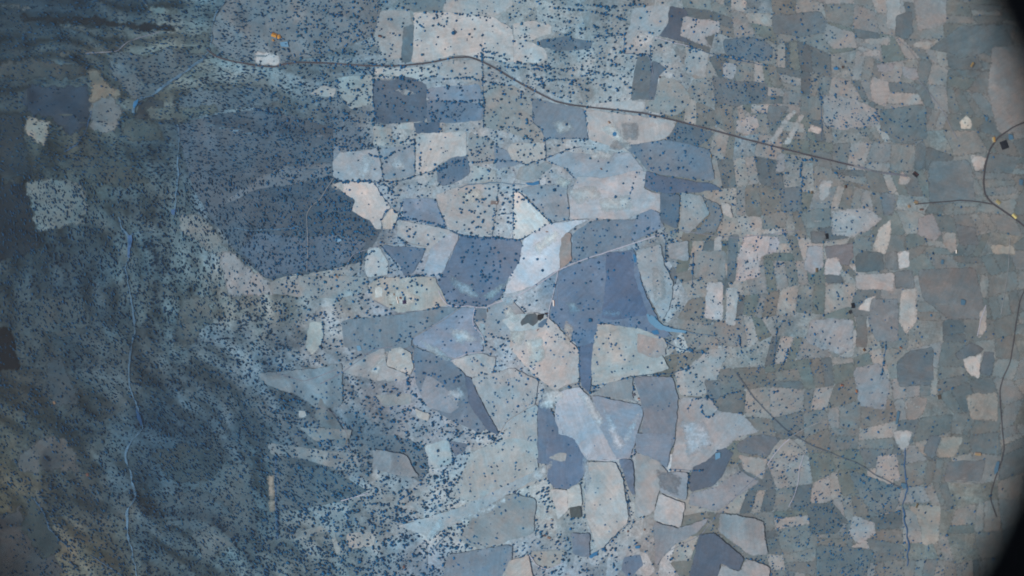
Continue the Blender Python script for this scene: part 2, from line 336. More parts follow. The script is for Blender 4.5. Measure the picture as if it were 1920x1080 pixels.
# ------------------------------------------------------------------ fields
# colour ; trees per 1000 square pixels ; outline in photo pixels.  Later ones lie over earlier ones.
FIELDS = """
95,100,112;2;-10,4 55,7 57,16 -10,14
122,130,146;7;420,6 405,25 398,50 396,80 410,100 440,112 480,120 527,120 560,112 620,100 700,70 715,20 700,-10 430,-10
98,108,124;8;200,110 230,95 280,110 300,90 380,95 390,105 330,150 290,180 250,190 235,170 205,145
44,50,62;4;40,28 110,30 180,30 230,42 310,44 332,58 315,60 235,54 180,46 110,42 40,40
62,75,98;1.5;45,160 165,160 172,195 160,240 130,255 100,225 50,212 40,190
56,66,80;6;-6,215 45,215 48,270 60,330 0,340
140,136,138;4;50,218 75,222 98,230 90,250 82,272 60,265 48,245
115,118,130;3;170,185 215,175 232,215 215,245 185,250 165,240 170,215
122,117,118;2;165,128 185,130 190,145 225,170 230,185 200,180 180,195 172,208
72,78,92;3;262,190 285,182 310,190 315,215 290,228 262,225 250,212
182,179,190;2;478,96 527,100 525,124 478,122
88,100,122;22;330,235 400,215 480,205 560,220 625,240 625,330 640,345 660,360 680,400 700,430 715,430 700,460 680,490 600,510 500,525 440,470 390,400 360,350
114,124,144;7;480,332 540,310 622,302 624,330 560,345 480,378 430,388 425,375
84,97,120;30;480,355 560,345 625,338 660,362 685,405 710,432 690,440 560,438 480,428 400,402 420,385
98,112,138;20;480,435 560,445 640,440 690,455 640,500 560,510 500,520 450,470
44,52,66;12;-10,340 45,342 58,390 78,460 40,480 -10,490
108,118,130;9;45,342 75,335 150,340 165,370 155,420 100,430 70,432
128,132,142;10;340,405 375,398 395,420 430,470 460,500 490,522 500,540 470,556 430,558 405,480 365,450 330,430
150,150,162;4;405,470 432,470 470,505 512,530 520,550 480,556 430,556
34,31,38;2;-10,612 15,612 28,640 40,690 -10,702
76,86,102;3;90,680 115,665 130,700 150,750 130,765 100,760 85,720
92,92,102;3;30,855 60,832 95,815 120,822 140,850 150,885 110,880 60,890 35,880
86,84,94;3;-10,965 40,950 70,1010 110,1050 120,1090 -10,1090
110,122,140;2;738,-8 838,-8 830,20 775,22 760,15
150,152,165;3;838,-8 962,-8 962,10 925,32 850,24 830,20
148,152,166;2;712,20 768,20 773,45 757,50 755,110 718,112 712,85 700,70
100,112,132;0.6;757,50 776,46 775,85 770,117 752,118 754,80
168,166,178;1.6;775,22 815,25 830,22 850,24 925,32 945,45 962,55 962,118 900,112 870,102 840,105 805,115 772,117 776,60
166,165,176;6;700,128 780,126 820,121 818,143 790,145 785,152 775,145 705,140
142,150,166;3;830,115 905,112 905,150 870,155 822,140
86,101,130;4;700,140 775,146 800,160 800,228 720,232 705,230 700,190
118,132,160;3;800,165 900,158 905,190 840,195 800,185
102,119,150;6;800,185 905,195 905,225 850,232 800,228
80,98,130;1;775,230 825,228 822,250 780,250
165,165,177;1;745,236 775,227 776,243 742,243
150,154,166;4;700,235 735,240 735,272 700,272
162,162,172;3;580,176 605,160 630,166 626,182 600,180
142,150,162;5;632,145 700,140 700,195 660,205 640,182
136,140,152;8;905,160 962,160 998,185 1000,230 1022,255 1024,275 960,250 905,238
168,165,176;3;962,45 1000,38 1035,48 1033,62 1000,75 975,76 962,70
166,164,176;3;962,72 1000,80 1025,95 1026,110 1010,118 962,118
96,112,138;4;1012,75 1060,68 1110,78 1108,92 1050,96 1015,88
142,151,166;2;1185,15 1255,8 1252,45 1235,68 1225,80 1215,100 1170,102 1168,66 1182,45
86,97,122;0.5;1255,10 1290,20 1283,55 1275,66 1305,84 1235,68 1252,45
146,146,156;5;1280,30 1350,40 1350,60 1320,70 1337,92 1305,80 1275,66
100,112,130;2;1195,105 1222,105 1220,130 1224,187 1183,187 1188,140
94,108,132;1;1222,112 1250,128 1236,142 1227,187 1215,187
138,146,156;3;1238,142 1270,150 1290,170 1295,190 1270,218 1212,208 1210,190 1228,188
165,165,177;0;1105,195 1180,188 1208,190 1208,210 1110,200
158,161,174;.3;1095,204 1268,227 1262,245 1245,262 1200,270 1180,285 1105,262 1100,230
110,128,156;0.6;998,185 1050,195 1095,204 1103,262 1022,260 1015,240 1000,230
80,103,132;14;1355,75 1400,68 1432,73 1452,90 1456,105 1430,116 1390,112 1360,102
144,148,158;4;1290,92 1315,92 1330,100 1322,145 1290,140 1283,115
142,148,160;4;1356,118 1382,120 1376,150 1355,146
152,152,160;5;1380,226 1415,215 1425,235 1400,256 1380,246
92,108,130;8;1335,140 1375,152 1440,155 1440,190 1380,200 1340,190
92,112,136;14;1270,228 1300,236 1340,250 1310,275 1240,300 1212,300 1250,262
152,151,156;0;1662,-8 1690,-8 1690,40 1680,60 1662,50
152,149,152;0;1612,76 1670,67 1668,85 1615,82
148,146,150;0;1620,95 1650,93 1652,105 1610,106
140,140,150;0;1640,118 1680,118 1670,135 1650,137
140,138,146;0;1690,125 1720,125 1722,150 1695,146
152,148,148;0;1720,78 1745,78 1748,92 1708,88
146,145,152;1;1635,145 1665,150 1670,175 1660,200 1640,195 1630,165
142,144,153;7;1543,175 1600,185 1645,205 1650,235 1580,245 1543,235
96,109,123;3;1650,205 1735,195 1740,260 1690,270 1650,242
98,106,120;0;1680,30 1710,20 1712,60 1700,75 1678,66
86,95,108;0;1740,92 1800,48 1880,45 1905,82 1850,100 1800,112 1780,100
130,131,138;0;1712,-8 1775,-8 1775,45 1722,60 1715,22
126,126,131;0;1860,88 1925,85 1925,250 1872,250 1850,170
155,158,165;0;1485,205 1493,208 1451,268 1440,265
157,158,163;0;1500,215 1508,218 1481,270 1468,270
168,164,168;0;1520,232 1540,240 1537,252 1515,246
184,176,168;0;1800,230 1810,215 1822,225 1822,243 1802,242
104,114,128;1;1440,195 1480,200 1462,225 1440,240
108,116,128;1;1445,30 1540,20 1560,60 1500,70 1450,62
132,136,144;2;1548,45 1600,60 1608,90 1560,92 1545,70
146,156,176;.8;625,300 640,285 700,280 708,276 718,337 640,340 625,330
134,147,170;1.5;712,280 778,270 778,330 720,337
166,164,176;1;780,252 875,245 875,290 835,300 810,320 790,325 780,320
132,140,156;8;880,248 925,262 928,308 885,306 876,290
118,130,156;2;925,270 960,288 985,306 930,318
178,171,181;.8;640,341 700,341 718,370 733,388 720,400 715,412 715,430 705,430 695,415 670,402 660,395 665,375 640,358 625,346
178,170,176;.5;735,390 748,405 740,420 735,430 718,430 715,412
98,115,146;8;850,295 875,292 882,325 860,340 830,350 820,340 820,312
160,163,176;3;885,308 930,320 930,343 885,340
156,158,173;3;815,366 870,346 935,345 925,430 920,443 840,429
122,112,122;0;921,375 935,376 932,385 920,383
120,138,170;2.5;755,372 815,372 839,427 755,410
150,156,173;3;745,412 840,430 860,441 845,470 800,475 745,440
100,118,154;2;862,441 925,446 975,450 980,465 975,490 955,520 945,545 935,560 920,572 895,577 855,572 835,560 822,530 835,500 850,470
152,160,184;2;845,436 862,441 826,520 793,518 806,466
166,169,184;3;690,465 712,463 728,490 728,515 690,520 682,500
97,116,150;5;715,460 800,466 775,512 760,520 750,500
138,142,154;5;500,530 560,518 640,516 690,520 690,545 640,560 560,556 510,550
165,164,175;4;960,268 1022,268 1023,297 988,307 960,300 950,280
130,142,160;1;975,312 1010,308 1025,303 1035,310 1010,335 985,340 968,335
186,182,193;.2;963,362 972,359 1029,415 1030,418 1000,437 975,448 962,447
142,152,174;.5;1024,298 1060,284 1110,290 1180,285 1210,320 1110,345 1085,340 1060,315 1035,305
136,146,168;4;985,350 1062,345 1068,410 1032,415 1000,380 975,355
160,161,177;.3;1085,330 1130,335 1200,318 1212,322 1206,355 1246,365 1236,395 1200,400 1175,412 1110,410 1070,411 1066,370
86,106,140;6;1212,320 1240,330 1335,345 1352,356 1310,360 1246,363 1207,352
106,124,150;10;1165,275 1250,262 1330,280 1340,340 1240,328 1212,318 1195,295
176,180,203;.4;980,449 1030,419 1105,411 1070,430 1062,440 1050,500 1045,508 1000,535 962,550 945,548 955,520 975,490
112,126,152;16;1072,440 1105,415 1180,412 1230,400 1245,425 1190,453 1160,466 1100,488 1074,496
110,128,158;7;1190,412 1200,400 1220,392 1236,397 1240,428 1188,452 1180,440
150,136,142;0;1063,436 1070,437 1071,490 1050,505 1049,480 1053,446
98,121,158;3;1050,505 1140,475 1190,468 1205,540 1240,612 1260,630 1240,634 1130,603 1118,650 1105,735 1088,722 1085,650 1030,592 1040,550
84,106,146;1.5;1136,472 1185,472 1190,520 1215,590 1150,600 1128,596 1136,520
142,152,168;6;1192,470 1238,458 1246,500 1262,530 1255,580 1240,602 1215,552 1195,500
132,141,156;3;1250,458 1290,450 1290,490 1255,485
94,113,140;10;1237,361 1275,366 1270,430 1238,416
132,141,153;4;1277,361 1315,366 1330,400 1290,440 1275,430
100,118,138;11;1320,370 1350,385 1355,410 1340,435 1300,440 1332,402
164,164,170;0;1352,378 1368,384 1375,410 1355,402
168,163,171;3;1395,440 1460,445 1450,475 1425,482 1425,520 1380,530 1384,482
158,160,168;0;1340,446 1354,441 1352,478 1336,478
92,108,128;4;1366,440 1386,440 1378,530 1362,530
128,134,145;2;1300,470 1362,470 1360,525 1300,520
136,140,150;1;1456,285 1473,290 1472,320 1454,325
100,112,130;3;1462,352 1500,350 1502,395 1465,398
154,155,163;0;1536,335 1560,340 1555,365 1536,385
105,119,130;.5;1510,398 1535,390 1558,390 1558,425 1512,430
152,153,161;2;1560,395 1625,388 1655,410 1630,430 1600,445 1560,440
168,164,165;1;1646,430 1672,410 1669,450 1660,476 1636,470
114,110,121;0;1545,462 1600,455 1600,482 1590,500 1550,486
86,96,111;0;1602,481 1620,470 1655,475 1658,506 1605,512
104,112,124;0;1660,474 1682,470 1684,506 1659,506
178,172,176;0;1683,472 1705,470 1705,500 1686,505
182,174,180;0;1548,485 1570,482 1580,500 1575,516 1545,516
150,153,166;0;1516,460 1541,460 1545,500 1520,516 1505,500
160,158,170;2;1442,446 1462,446 1458,472 1440,476
92,100,116;.3;1520,432 1548,434 1548,456 1522,456
157,154,160;0;1603,516 1675,511 1676,546 1603,541
108,112,124;0;1678,508 1712,506 1715,540 1678,542
140,139,147;0;1720,410 1750,400 1765,440 1750,452 1720,440
144,140,142;0;1765,435 1790,435 1795,470 1784,476 1768,455
160,158,160;0;1820,290 1850,295 1842,320 1826,320
152,148,150;0;1690,320 1710,335 1700,346 1684,345
98,108,122;0;1740,302 1820,300 1830,380 1742,384
96,100,112;0;1790,420 1830,425 1835,460 1800,460
150,146,140;0;1856,460 1900,458 1905,478 1862,476
104,104,112;0;1720,505 1830,500 1850,600 1780,600 1730,560
110,118,132;.5;1650,360 1680,365 1675,405 1655,405
168,168,175;0.3;580,605 603,602 606,630 600,650 585,665 573,652 575,635
158,157,165;3;690,535 715,520 815,520 828,545 840,573 750,587 700,565
178,178,188;2;703,540 718,538 717,556 703,557
114,129,153;5;640,600 750,590 845,574 860,577 772,634 770,650 700,665 645,650
125,141,173;1;775,634 862,577 890,577 886,600 900,622 908,655 880,662 850,672 775,645
142,150,170;2;891,578 960,562 992,600 958,632 912,632 904,620 888,602
112,122,146;1;892,578 913,578 911,600 890,606
166,162,171;1.5;730,655 750,650 770,662 775,690 770,703 725,685
150,150,164;2.5;650,682 720,652 725,686 770,706 750,716 700,712 640,697
108,122,150;5;775,650 845,674 870,700 880,740 915,800 900,812 850,790 800,760 780,720
134,142,165;1.5;800,702 830,718 862,762 845,775 800,762 788,735
162,162,176;1.5;845,676 900,662 930,670 925,700 882,708
150,154,170;8;882,709 960,690 1010,712 1002,760 940,812 915,772
94,108,142;1.5;871,704 882,709 915,778 937,815 915,808 880,760
164,160,172;4;985,612 1025,592 1060,627 1085,657 1085,715 1040,733 1000,702 955,652 960,622
166,168,182;0;940,600 975,588 1000,586 1025,590 1010,618 960,622
92,92,106;0;975,606 985,590 1004,586 1010,600 1000,612 990,605 978,612
52,44,50;0;1008,589 1020,589 1018,597 1013,601 1009,599
92,112,146;0;1010,606 1016,600 1026,596 1024,606 1015,615 1009,613
86,107,146;1;1086,650 1115,642 1109,700 1108,722 1105,738 1091,724 1085,690
154,158,168;10;1121,606 1200,615 1245,635 1250,650 1240,665 1255,690 1225,700 1180,705 1140,720 1110,722 1107,690 1115,630
152,150,160;2;1195,625 1245,638 1248,665 1225,672 1195,660
172,170,180;1.6;1326,530 1355,530 1356,602 1320,596
158,162,171;2.5;1362,540 1385,540 1379,612 1360,606
152,154,163;3;1305,675 1330,655 1370,650 1347,700 1342,730 1310,745 1275,740 1265,700
88,106,130;6;1320,712 1350,712 1353,745 1330,756
146,149,161;.2;1270,775 1275,745 1335,746 1345,770 1390,776 1425,810 1380,820 1330,880 1255,890 1265,830
140,148,160;0;1316,750 1332,748 1345,765 1342,775 1325,782 1316,770
152,162,187;.5;1042,735 1085,725 1105,742 1160,862 1100,862 1050,850 1040,790
100,118,153;.6;1008,752 1025,745 1045,800 1052,850 1024,870 1008,868
136,146,171;.4;1111,741 1205,760 1206,775 1190,830 1180,860 1155,860 1120,790
132,137,152;.7;1140,718 1185,706 1186,750 1112,740
118,128,151;2.5;1186,706 1260,706 1271,745 1265,830 1238,880 1200,850 1206,770
150,160,178;5;990,760 1008,760 1008,850 960,850 940,815
168,165,168;1;1690,545 1718,540 1720,600 1700,626 1685,602
172,169,173;0;1625,560 1643,554 1632,585 1606,580
122,126,137;1;1634,560 1685,560 1685,640 1642,640 1626,602
116,112,117;0;1605,592 1625,590 1626,650 1606,652
146,149,159;2;1518,602 1560,595 1600,600 1600,652 1580,665 1540,656 1510,640
178,170,170;0;1805,672 1841,663 1835,710 1820,705 1809,692
86,94,110;0;1790,662 1820,640 1845,655 1840,662 1795,676
90,100,117;0;1845,660 1865,660 1860,706 1836,700
94,104,120;.5;1680,682 1700,660 1750,650 1750,722 1684,726
154,150,152;0;1836,590 1850,570 1849,620 1834,634
132,138,150;1;1600,690 1650,680 1670,720 1660,770 1610,760
134,130,134;0;1700,745 1740,745 1730,780 1700,790
138,132,130;0;1810,740 1870,735 1872,790 1820,785
100,116,140;14;660,820 740,815 795,835 805,880 790,905 740,870
90,106,126;18;500,850 600,870 690,920 640,940 520,962 515,900
154,165,182;.8;812,830 840,825 849,860 845,870 812,880 800,852 796,836
100,115,146;2;843,825 877,834 866,850 852,856
152,158,172;9;880,850 912,835 962,820 1008,830 1008,905 900,940 850,935 870,880
130,138,154;6;870,950 960,925 1005,935 1000,1000 900,1030 860,1010 880,980
152,160,178;3;745,985 800,970 850,955 905,930 1010,880 1010,895 920,945 850,985 800,1005
170,168,178;0;560,770 572,770 575,780 560,784
98,115,151;1.4;1024,856 1024,822 1040,812 1075,820 1092,850 1100,860 1097,885 1085,905 1065,917 1040,915 1025,896
150,154,168;.3;1028,856 1050,848 1062,850 1060,864 1040,864
178,174,186;0;1033,916 1062,918 1066,955 1046,973 1040,950
158,162,174;.5;1062,918 1086,906 1092,948 1066,954
88,88,96;0;1066,952 1087,948 1091,968 1070,972
160,164,177;3.5;1097,866 1152,866 1165,890 1180,975 1120,1035 1097,960
98,113,145;.8;1160,860 1186,862 1190,928 1183,926 1170,892
148,149,160;1.6;1191,850 1215,850 1240,870 1250,885 1236,920 1225,960 1190,972 1191,900
115,126,151;.5;1191,812 1262,812 1250,880 1236,864 1192,847
134,146,166;1.2;1241,886 1290,885 1286,940 1236,921
160,160,171;.2;1235,925 1285,944 1275,988 1224,975
88,101,126;0;1300,875 1330,860 1345,845 1360,840 1376,848 1355,890 1340,910 1295,922 1290,900
88,102,126;1;1378,835 1400,820 1430,814 1465,820 1440,856 1385,850
154,149,152;1.5;1385,853 1440,860 1430,900 1395,880
132,136,150;.5;1295,925 1345,912 1385,880 1425,905 1390,925 1345,960 1290,945
137,136,149;.1;1225,978 1275,990 1330,970 1310,995 1260,1025 1228,1060
84,97,123;.3;1310,1000 1340,1000 1395,1046 1385,1070 1350,1056 1345,1090 1290,1090
154,152,160;0;1352,1057 1385,1071 1400,1047 1442,1062 1442,1090 1342,1090
136,142,154;1;1350,960 1430,975 1440,1040 1405,1040 1345,995
100,114,144;1;1170,1045 1200,1040 1206,1060 1180,1085 1165,1070
108,120,148;2;1070,1000 1105,1000 1106,1045 1075,1040
146,148,158;1.5;995,1035 1060,1030 1050,1060 1020,1068 998,1055
116,130,156;8;840,1040 960,1020 960,1085 830,1085
160,154,162;.3;955,1052 990,1040 1000,1085 940,1085
158,155,160;0;1670,806 1712,808 1700,845 1685,840
90,104,122;0;1730,846 1744,815 1765,820 1750,862
140,134,132;0;1766,816 1806,820 1792,856 1754,858
148,146,150;2;1645,855 1680,850 1685,880 1690,905 1640,890
98,102,114;0;1775,866 1850,862 1840,902 1770,906
74,91,108;8;1510,945 1560,943 1590,975 1570,1000 1520,1002
148,148,155;2;1600,965 1640,980 1642,1000 1610,1022 1590,1000
142,136,134;.6;1702,950 1765,945 1760,1020 1730,1022 1720,970
80,98,116;10;1530,1020 1640,1030 1622,1090 1530,1090
92,106,122;8;1590,880 1690,915 1680,960 1640,965 1610,930
98,106,118;8;335,590 352,560 390,552 402,600 352,648 322,660
92,104,120;14;380,885 468,860 484,1000 384,1050 350,980
124,134,150;5;500,830 560,838 660,850 705,868 640,882 560,858 508,852
128,138,158;6;700,842 760,852 785,895 740,890 700,878
140,144,154;2;545,1002 600,985 612,996 562,1012
140,144,154;1;624,988 640,1038 630,1040 618,1000
150,150,160;3;650,1000 706,995 702,1022 660,1030 650,1020
150,144,144;1;501,895 515,890 516,960 506,962
126,138,156;4;482,700 600,690 642,680 642,758 600,770 560,742 500,722
140,146,160;2;700,740 770,738 772,758 720,762
158,158,168;0;777,765 808,778 802,790 782,782
110,122,140;6;600,745 640,798 655,830 640,832 590,782
80,88,98;8;100,300 200,288 290,340 230,352 150,332
85,95,108;6;100,42 230,56 242,74 150,66
108,120,131;3;270,10 330,15 332,28 275,25
88,92,100;6;110,95 240,88 236,98 110,106
80,84,94;5;-5,120 60,110 160,125 165,145 60,150 -5,146
98,110,122;8;345,72 390,60 396,95 352,108
100,115,135;14;340,172 480,160 540,190 420,210 330,200
104,110,118;6;270,200 330,205 400,196 410,212 340,228 280,225
84,92,102;5;230,220 300,232 310,262 250,268 225,250
78,88,102;8;60,560 150,555 180,600 120,640 60,610
70,84,100;10;280,850 340,830 420,850 400,900 320,905
84,98,116;14;300,930 380,915 440,960 380,1000 310,985
74,78,86;4;55,930 90,960 120,1030 80,1050 40,990
122,132,148;7;560,800 660,805 655,822 590,826
"""
POLYS = []
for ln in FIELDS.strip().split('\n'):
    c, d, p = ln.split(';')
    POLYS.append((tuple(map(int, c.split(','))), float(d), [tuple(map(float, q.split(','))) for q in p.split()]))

def inside(poly, px, py):
    px = np.asarray(px, float); py = np.asarray(py, float)
    r = np.zeros(px.shape, bool); n = len(poly)
    for i in range(n):
        x1, y1 = poly[i]; x2, y2 = poly[(i + 1) % n]
        if y1 == y2: continue
        c = (y1 > py) != (y2 > py)
        r ^= c & (px < (x2 - x1) * (py - y1) / (y2 - y1) + x1)
    return r

def rough_outline(poly, step=3.5, amp=1.5, seed=0, closed=True):
    pts = []; n = len(poly)
    for i in range(n if closed else n - 1):
        a = np.array(poly[i]); b = np.array(poly[(i + 1) % n])
        L = np.hypot(*(b - a)); k = max(1, int(L / step))
        for j in range(k):
            pts.append(a + (b - a) * j / k)
    if not closed: pts.append(np.array(poly[-1]))
    pts = np.array(pts, float)
    pts[:, 0] += (fbm(pts[:, 0] / 9, pts[:, 1] / 9, seed + 3, 3) - .5) * 2 * amp * 1.6
    pts[:, 1] += (fbm(pts[:, 0] / 9, pts[:, 1] / 9, seed + 9, 3) - .5) * 2 * amp * 1.6
    return pts

def smooth_corners(poly, k=1):
    for _ in range(k):
        q = []
        n = len(poly)
        for i in range(n):
            a, b = np.array(poly[i]), np.array(poly[(i + 1) % n])
            q += [tuple(a * .93 + b * .07), tuple(a * .07 + b * .93)]
        poly = q
    return poly

placed = []
def level_for(poly):
    xs = [p[0] for p in poly]; ys = [p[1] for p in poly]
    bb = (min(xs), min(ys), max(xs), max(ys)); lv = 0
    for (b, l) in placed:
        if bb[0] < b[2] and b[0] < bb[2] and bb[1] < b[3] and b[1] < bb[3]: lv = max(lv, l + 1)
    placed.append((bb, lv)); return lv

def drape(name, poly, mat, color=None, amp=1.5, dz=None, seed=0, step=3.5):
    lv = level_for(poly) if dz is None else 0
    dz = .65 + .3 * lv if dz is None else dz
    mx = sum(p[0] for p in poly) / len(poly)
    amp *= 1 + 2.6 * min(1, max(0, (560 - mx) / 150)) + .2 * min(1, max(0, (mx - 1250) / 200))
    if name == 'plot': amp, name = .5, 'field'
    b = rough_outline(smooth_corners(poly), step, amp, seed)
    x0, y0 = b.min(0); x1, y1 = b.max(0)
    g = 5.0
    ax, ay = np.meshgrid(np.arange(x0 + g / 2, x1, g), np.arange(y0 + g / 2, y1, g))
    ax = ax.ravel(); ay = ay.ravel()
    k = inside([tuple(p) for p in b], ax, ay)
    vs = [Vector(p) for p in b] + [Vector(p) for p in np.stack([ax[k], ay[k]], -1)]
    nb = len(b)
    r = delaunay_2d_cdt(vs, [(i, (i + 1) % nb) for i in range(nb)], [], 1, 1e-4)
    v2 = np.array([tuple(v) for v in r[0]])
    X, Y, Z = W(v2[:, 0], v2[:, 1], dz)
    # Delaunay ran in picture orientation (y down): flip the winding so faces look up
    faces = [tuple(reversed(f)) for f in r[2]]
    o = mesh_obj(name, np.stack([X, Y, Z], -1), faces, mat)
    for p in o.data.polygons: p.use_smooth = True
    if color is not None:
        # worn margins: crops thin out towards the edge of the field (0 at the edge, 1 inside)
        soft = 1 if (mx < 560 or name == 'bare_soil') else .45 * min(1, max(.0, (mx - 1180) / 250))
        e = np.ones(len(v2)); bnd = v2[:, None, :] - b[None, ::2, :]
        dist = np.sqrt((bnd ** 2).sum(-1)).min(1)
        e = np.clip((dist - 1.8) / (3 + 4 * soft), 0, 1) * (1 - (.34 - .27 * soft)) + (.34 - .27 * soft)
        if name == 'bare_soil': e = np.clip(dist / 9, 0, 1) ** .7 * .40
        at_ = o.data.attributes.new('margin', 'FLOAT', 'POINT'); at_.data.foreach_set('value', e.astype(np.float32))
    if color is not None: o.color = (*land(color, mx), 1)
    return structure(o)

# the eastern plain: a close mosaic of small plots and strips between the larger fields
PR = random.Random(21)
cu, cv = 52.0, 44.0
node = {}
for i in range(-3, 18):
    for j in range(-5, 30):
        u = 1225 + i * cu + (j % 2) * 9; v = -40 + j * cv
        rx = 1225 + (u - 1225) * 1.0 + (v - 540) * .10 * math.sin(u / 210); ry = v + (u - 1600) * .16 * math.cos(v / 260)
        node[i, j] = (rx + PR.uniform(-13, 13), ry + PR.uniform(-11, 11))
def lerp(a, b, t): return (a[0] + (b[0] - a[0]) * t, a[1] + (b[1] - a[1]) * t)
sw = [(168,164,166),(150,149,156),(128,134,142),(112,120,130),(100,110,124),(88,100,116),(138,140,150),(118,116,120),(104,116,122),(158,154,156),(122,128,136)]
for i in range(-3, 17):
    for j in range(-5, 29):
        q = [node[i, j], node[i + 1, j], node[i + 1, j + 1], node[i, j + 1]]
        mxx = sum(p[0] for p in q) / 4; myy = sum(p[1] for p in q) / 4
        if mxx < 1262 + 26 * math.sin(myy / 70) or mxx > 1960 or myy < -30 or myy > 1110 or PR.random() < .10: continue
        n_ = PR.choice([1, 1, 2, 2, 3]); up = PR.random() < .65
        cuts = [0] + sorted(PR.uniform(.25, .75) if n_ == 2 else (k + 1) / n_ + PR.uniform(-.07, .07) for k in range(n_ - 1)) + [1]
        for k in range(n_):
            t0, t1 = cuts[k], cuts[k + 1]
            if up: pp = [lerp(q[0], q[1], t0), lerp(q[0], q[1], t1), lerp(q[3], q[2], t1), lerp(q[3], q[2], t0)]
            else: pp = [lerp(q[0], q[3], t0), lerp(q[1], q[2], t0), lerp(q[1], q[2], t1), lerp(q[0], q[3], t1)]
            fade = min(.66, max(.36, 1.05 - (mxx - 1350) / 700))
            c = PR.choice(sw); c = tuple(int((a * fade + b_ * (1 - fade)) * (.97 - .07 * (mxx > 1750))) for a, b_ in zip(c, (123, 127, 133)))
            drape('plot', pp, M_FIELD, c, dz=.3 + .25 * PR.random(), seed=4)
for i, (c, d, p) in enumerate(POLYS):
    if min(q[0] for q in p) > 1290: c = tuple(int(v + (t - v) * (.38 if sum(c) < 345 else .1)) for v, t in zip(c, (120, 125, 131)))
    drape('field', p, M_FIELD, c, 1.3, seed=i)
# washed-out bare soil and damp hollows inside the fields
WASHED = '''
172,184,206;1080,735 1105,740 1132,790 1122,802 1102,772
166,180,206;1130,765 1150,788 1172,832 1160,852 1144,820
170,184,208;1198,768 1192,800 1174,835 1168,822 1184,790
168,184,208;842,612 882,622 895,642 862,644 845,630
166,182,204;900,606 910,610 910,648 902,648 898,625
178,184,198;952,572 976,600 965,608 943,586
190,192,206;998,462 1040,430 1052,442 1010,480
128,156,186;840,515 882,536 902,556 882,558 850,538
136,164,190;905,556 930,538 964,516 952,534 922,562
122,154,186;1058,566 1078,568 1088,586 1070,588
100,140,182;1122,580 1162,580 1168,594 1130,594
176,182,200;1020,738 1046,726 1060,742 1034,766 1010,764
160,172,196;838,735 862,722 874,745 852,760
158,176,200;785,636 822,652 852,676 830,674 800,656
180,184,196;955,618 988,622 978,648 956,638
176,178,192;1058,356 1112,348 1132,370 1082,384
176,178,190;1120,372 1180,365 1190,392 1130,400
170,176,190;1188,60 1232,52 1228,90 1186,96
188,188,198;1124,240 1150,228 1168,256 1186,280 1170,282 1144,256
134,142,158;1164,232 1196,232 1198,262 1170,262
134,142,158;1150,262 1182,268 1160,284 1142,278
176,174,186;688,700 722,658 732,656 704,716
166,176,196;684,288 702,300 690,334 666,332
160,172,194;738,288 762,308 750,328 734,312
172,186,208;848,976 900,954 946,932 952,942 880,978
160,180,204;822,972 838,986 802,1016 796,1004
176,176,188;690,140 740,138 742,150 692,152
168,172,186;740,170 762,166 782,176 760,180
178,176,184;858,360 900,352 910,372 870,385
176,182,194;1048,330 1075,338 1062,352 1036,346
160,170,188;1036,230 1060,222 1080,246 1046,252
180,180,192;1105,280 1150,284 1150,300 1110,300
150,166,192;1090,860 1100,850 1108,900 1098,930
172,178,196;1000,880 1040,862 1022,900 990,905
180,178,186;620,345 640,342 650,352 640,360 622,352
178,178,186;720,545 760,540 790,560 760,580 730,575
150,170,196;940,560 972,552 960,572 944,574
164,172,190;1275,790 1320,790 1340,830 1290,860
150,154,166;1220,500 1245,510 1248,560 1226,570
176,178,190;985,640 1015,630 1024,670 995,690
168,164,172;1060,600 1075,615 1070,650 1055,640
120,128,146;1230,880 1280,895 1270,930 1238,915
'''
for i, ln in enumerate(WASHED.strip().split('\n')):
    c, p = ln.split(';')
    drape('bare_soil', [tuple(map(float, q.split(','))) for q in p.split()], M_FIELD, tuple(map(int, c.split(','))), 2.2, seed=700 + i)

# ------------------------------------------------------------------ roads, tracks, streams (ribbons laid on the land)
def ribbon(name, pts, width, mat, dz, wob=.8, seed=0, step=4.0, var=.5):
    b = rough_outline([tuple(p) for p in pts], step, wob, seed, False)
    for _ in range(2):
        b[1:-1] = (b[:-2] + 2 * b[1:-1] + b[2:]) / 4
    t = np.gradient(b, axis=0); t /= np.linalg.norm(t, axis=1)[:, None] + 1e-9
    nrm = np.stack([-t[:, 1], t[:, 0]], -1)
    wd = width / 2 * (1 + (fbm(b[:, 0] / 12, b[:, 1] / 12, seed + 31, 2) - .5) * var)
    rows = []
    for s in (-1, 0, 1):
        q = b + nrm * (wd * s)[:, None]
        rows.append(np.stack(W(q[:, 0], q[:, 1], dz), -1))
    n = len(b); v = np.concatenate(rows)
    f = []
    for r in range(2):
        for i in range(n - 1):
            f.append((r * n + i, r * n + i + 1, (r + 1) * n + i + 1, (r + 1) * n + i)[::-1])
    o = mesh_obj(name, v, f, mat)
    for p in o.data.polygons: p.use_smooth = True
    return structure(o)

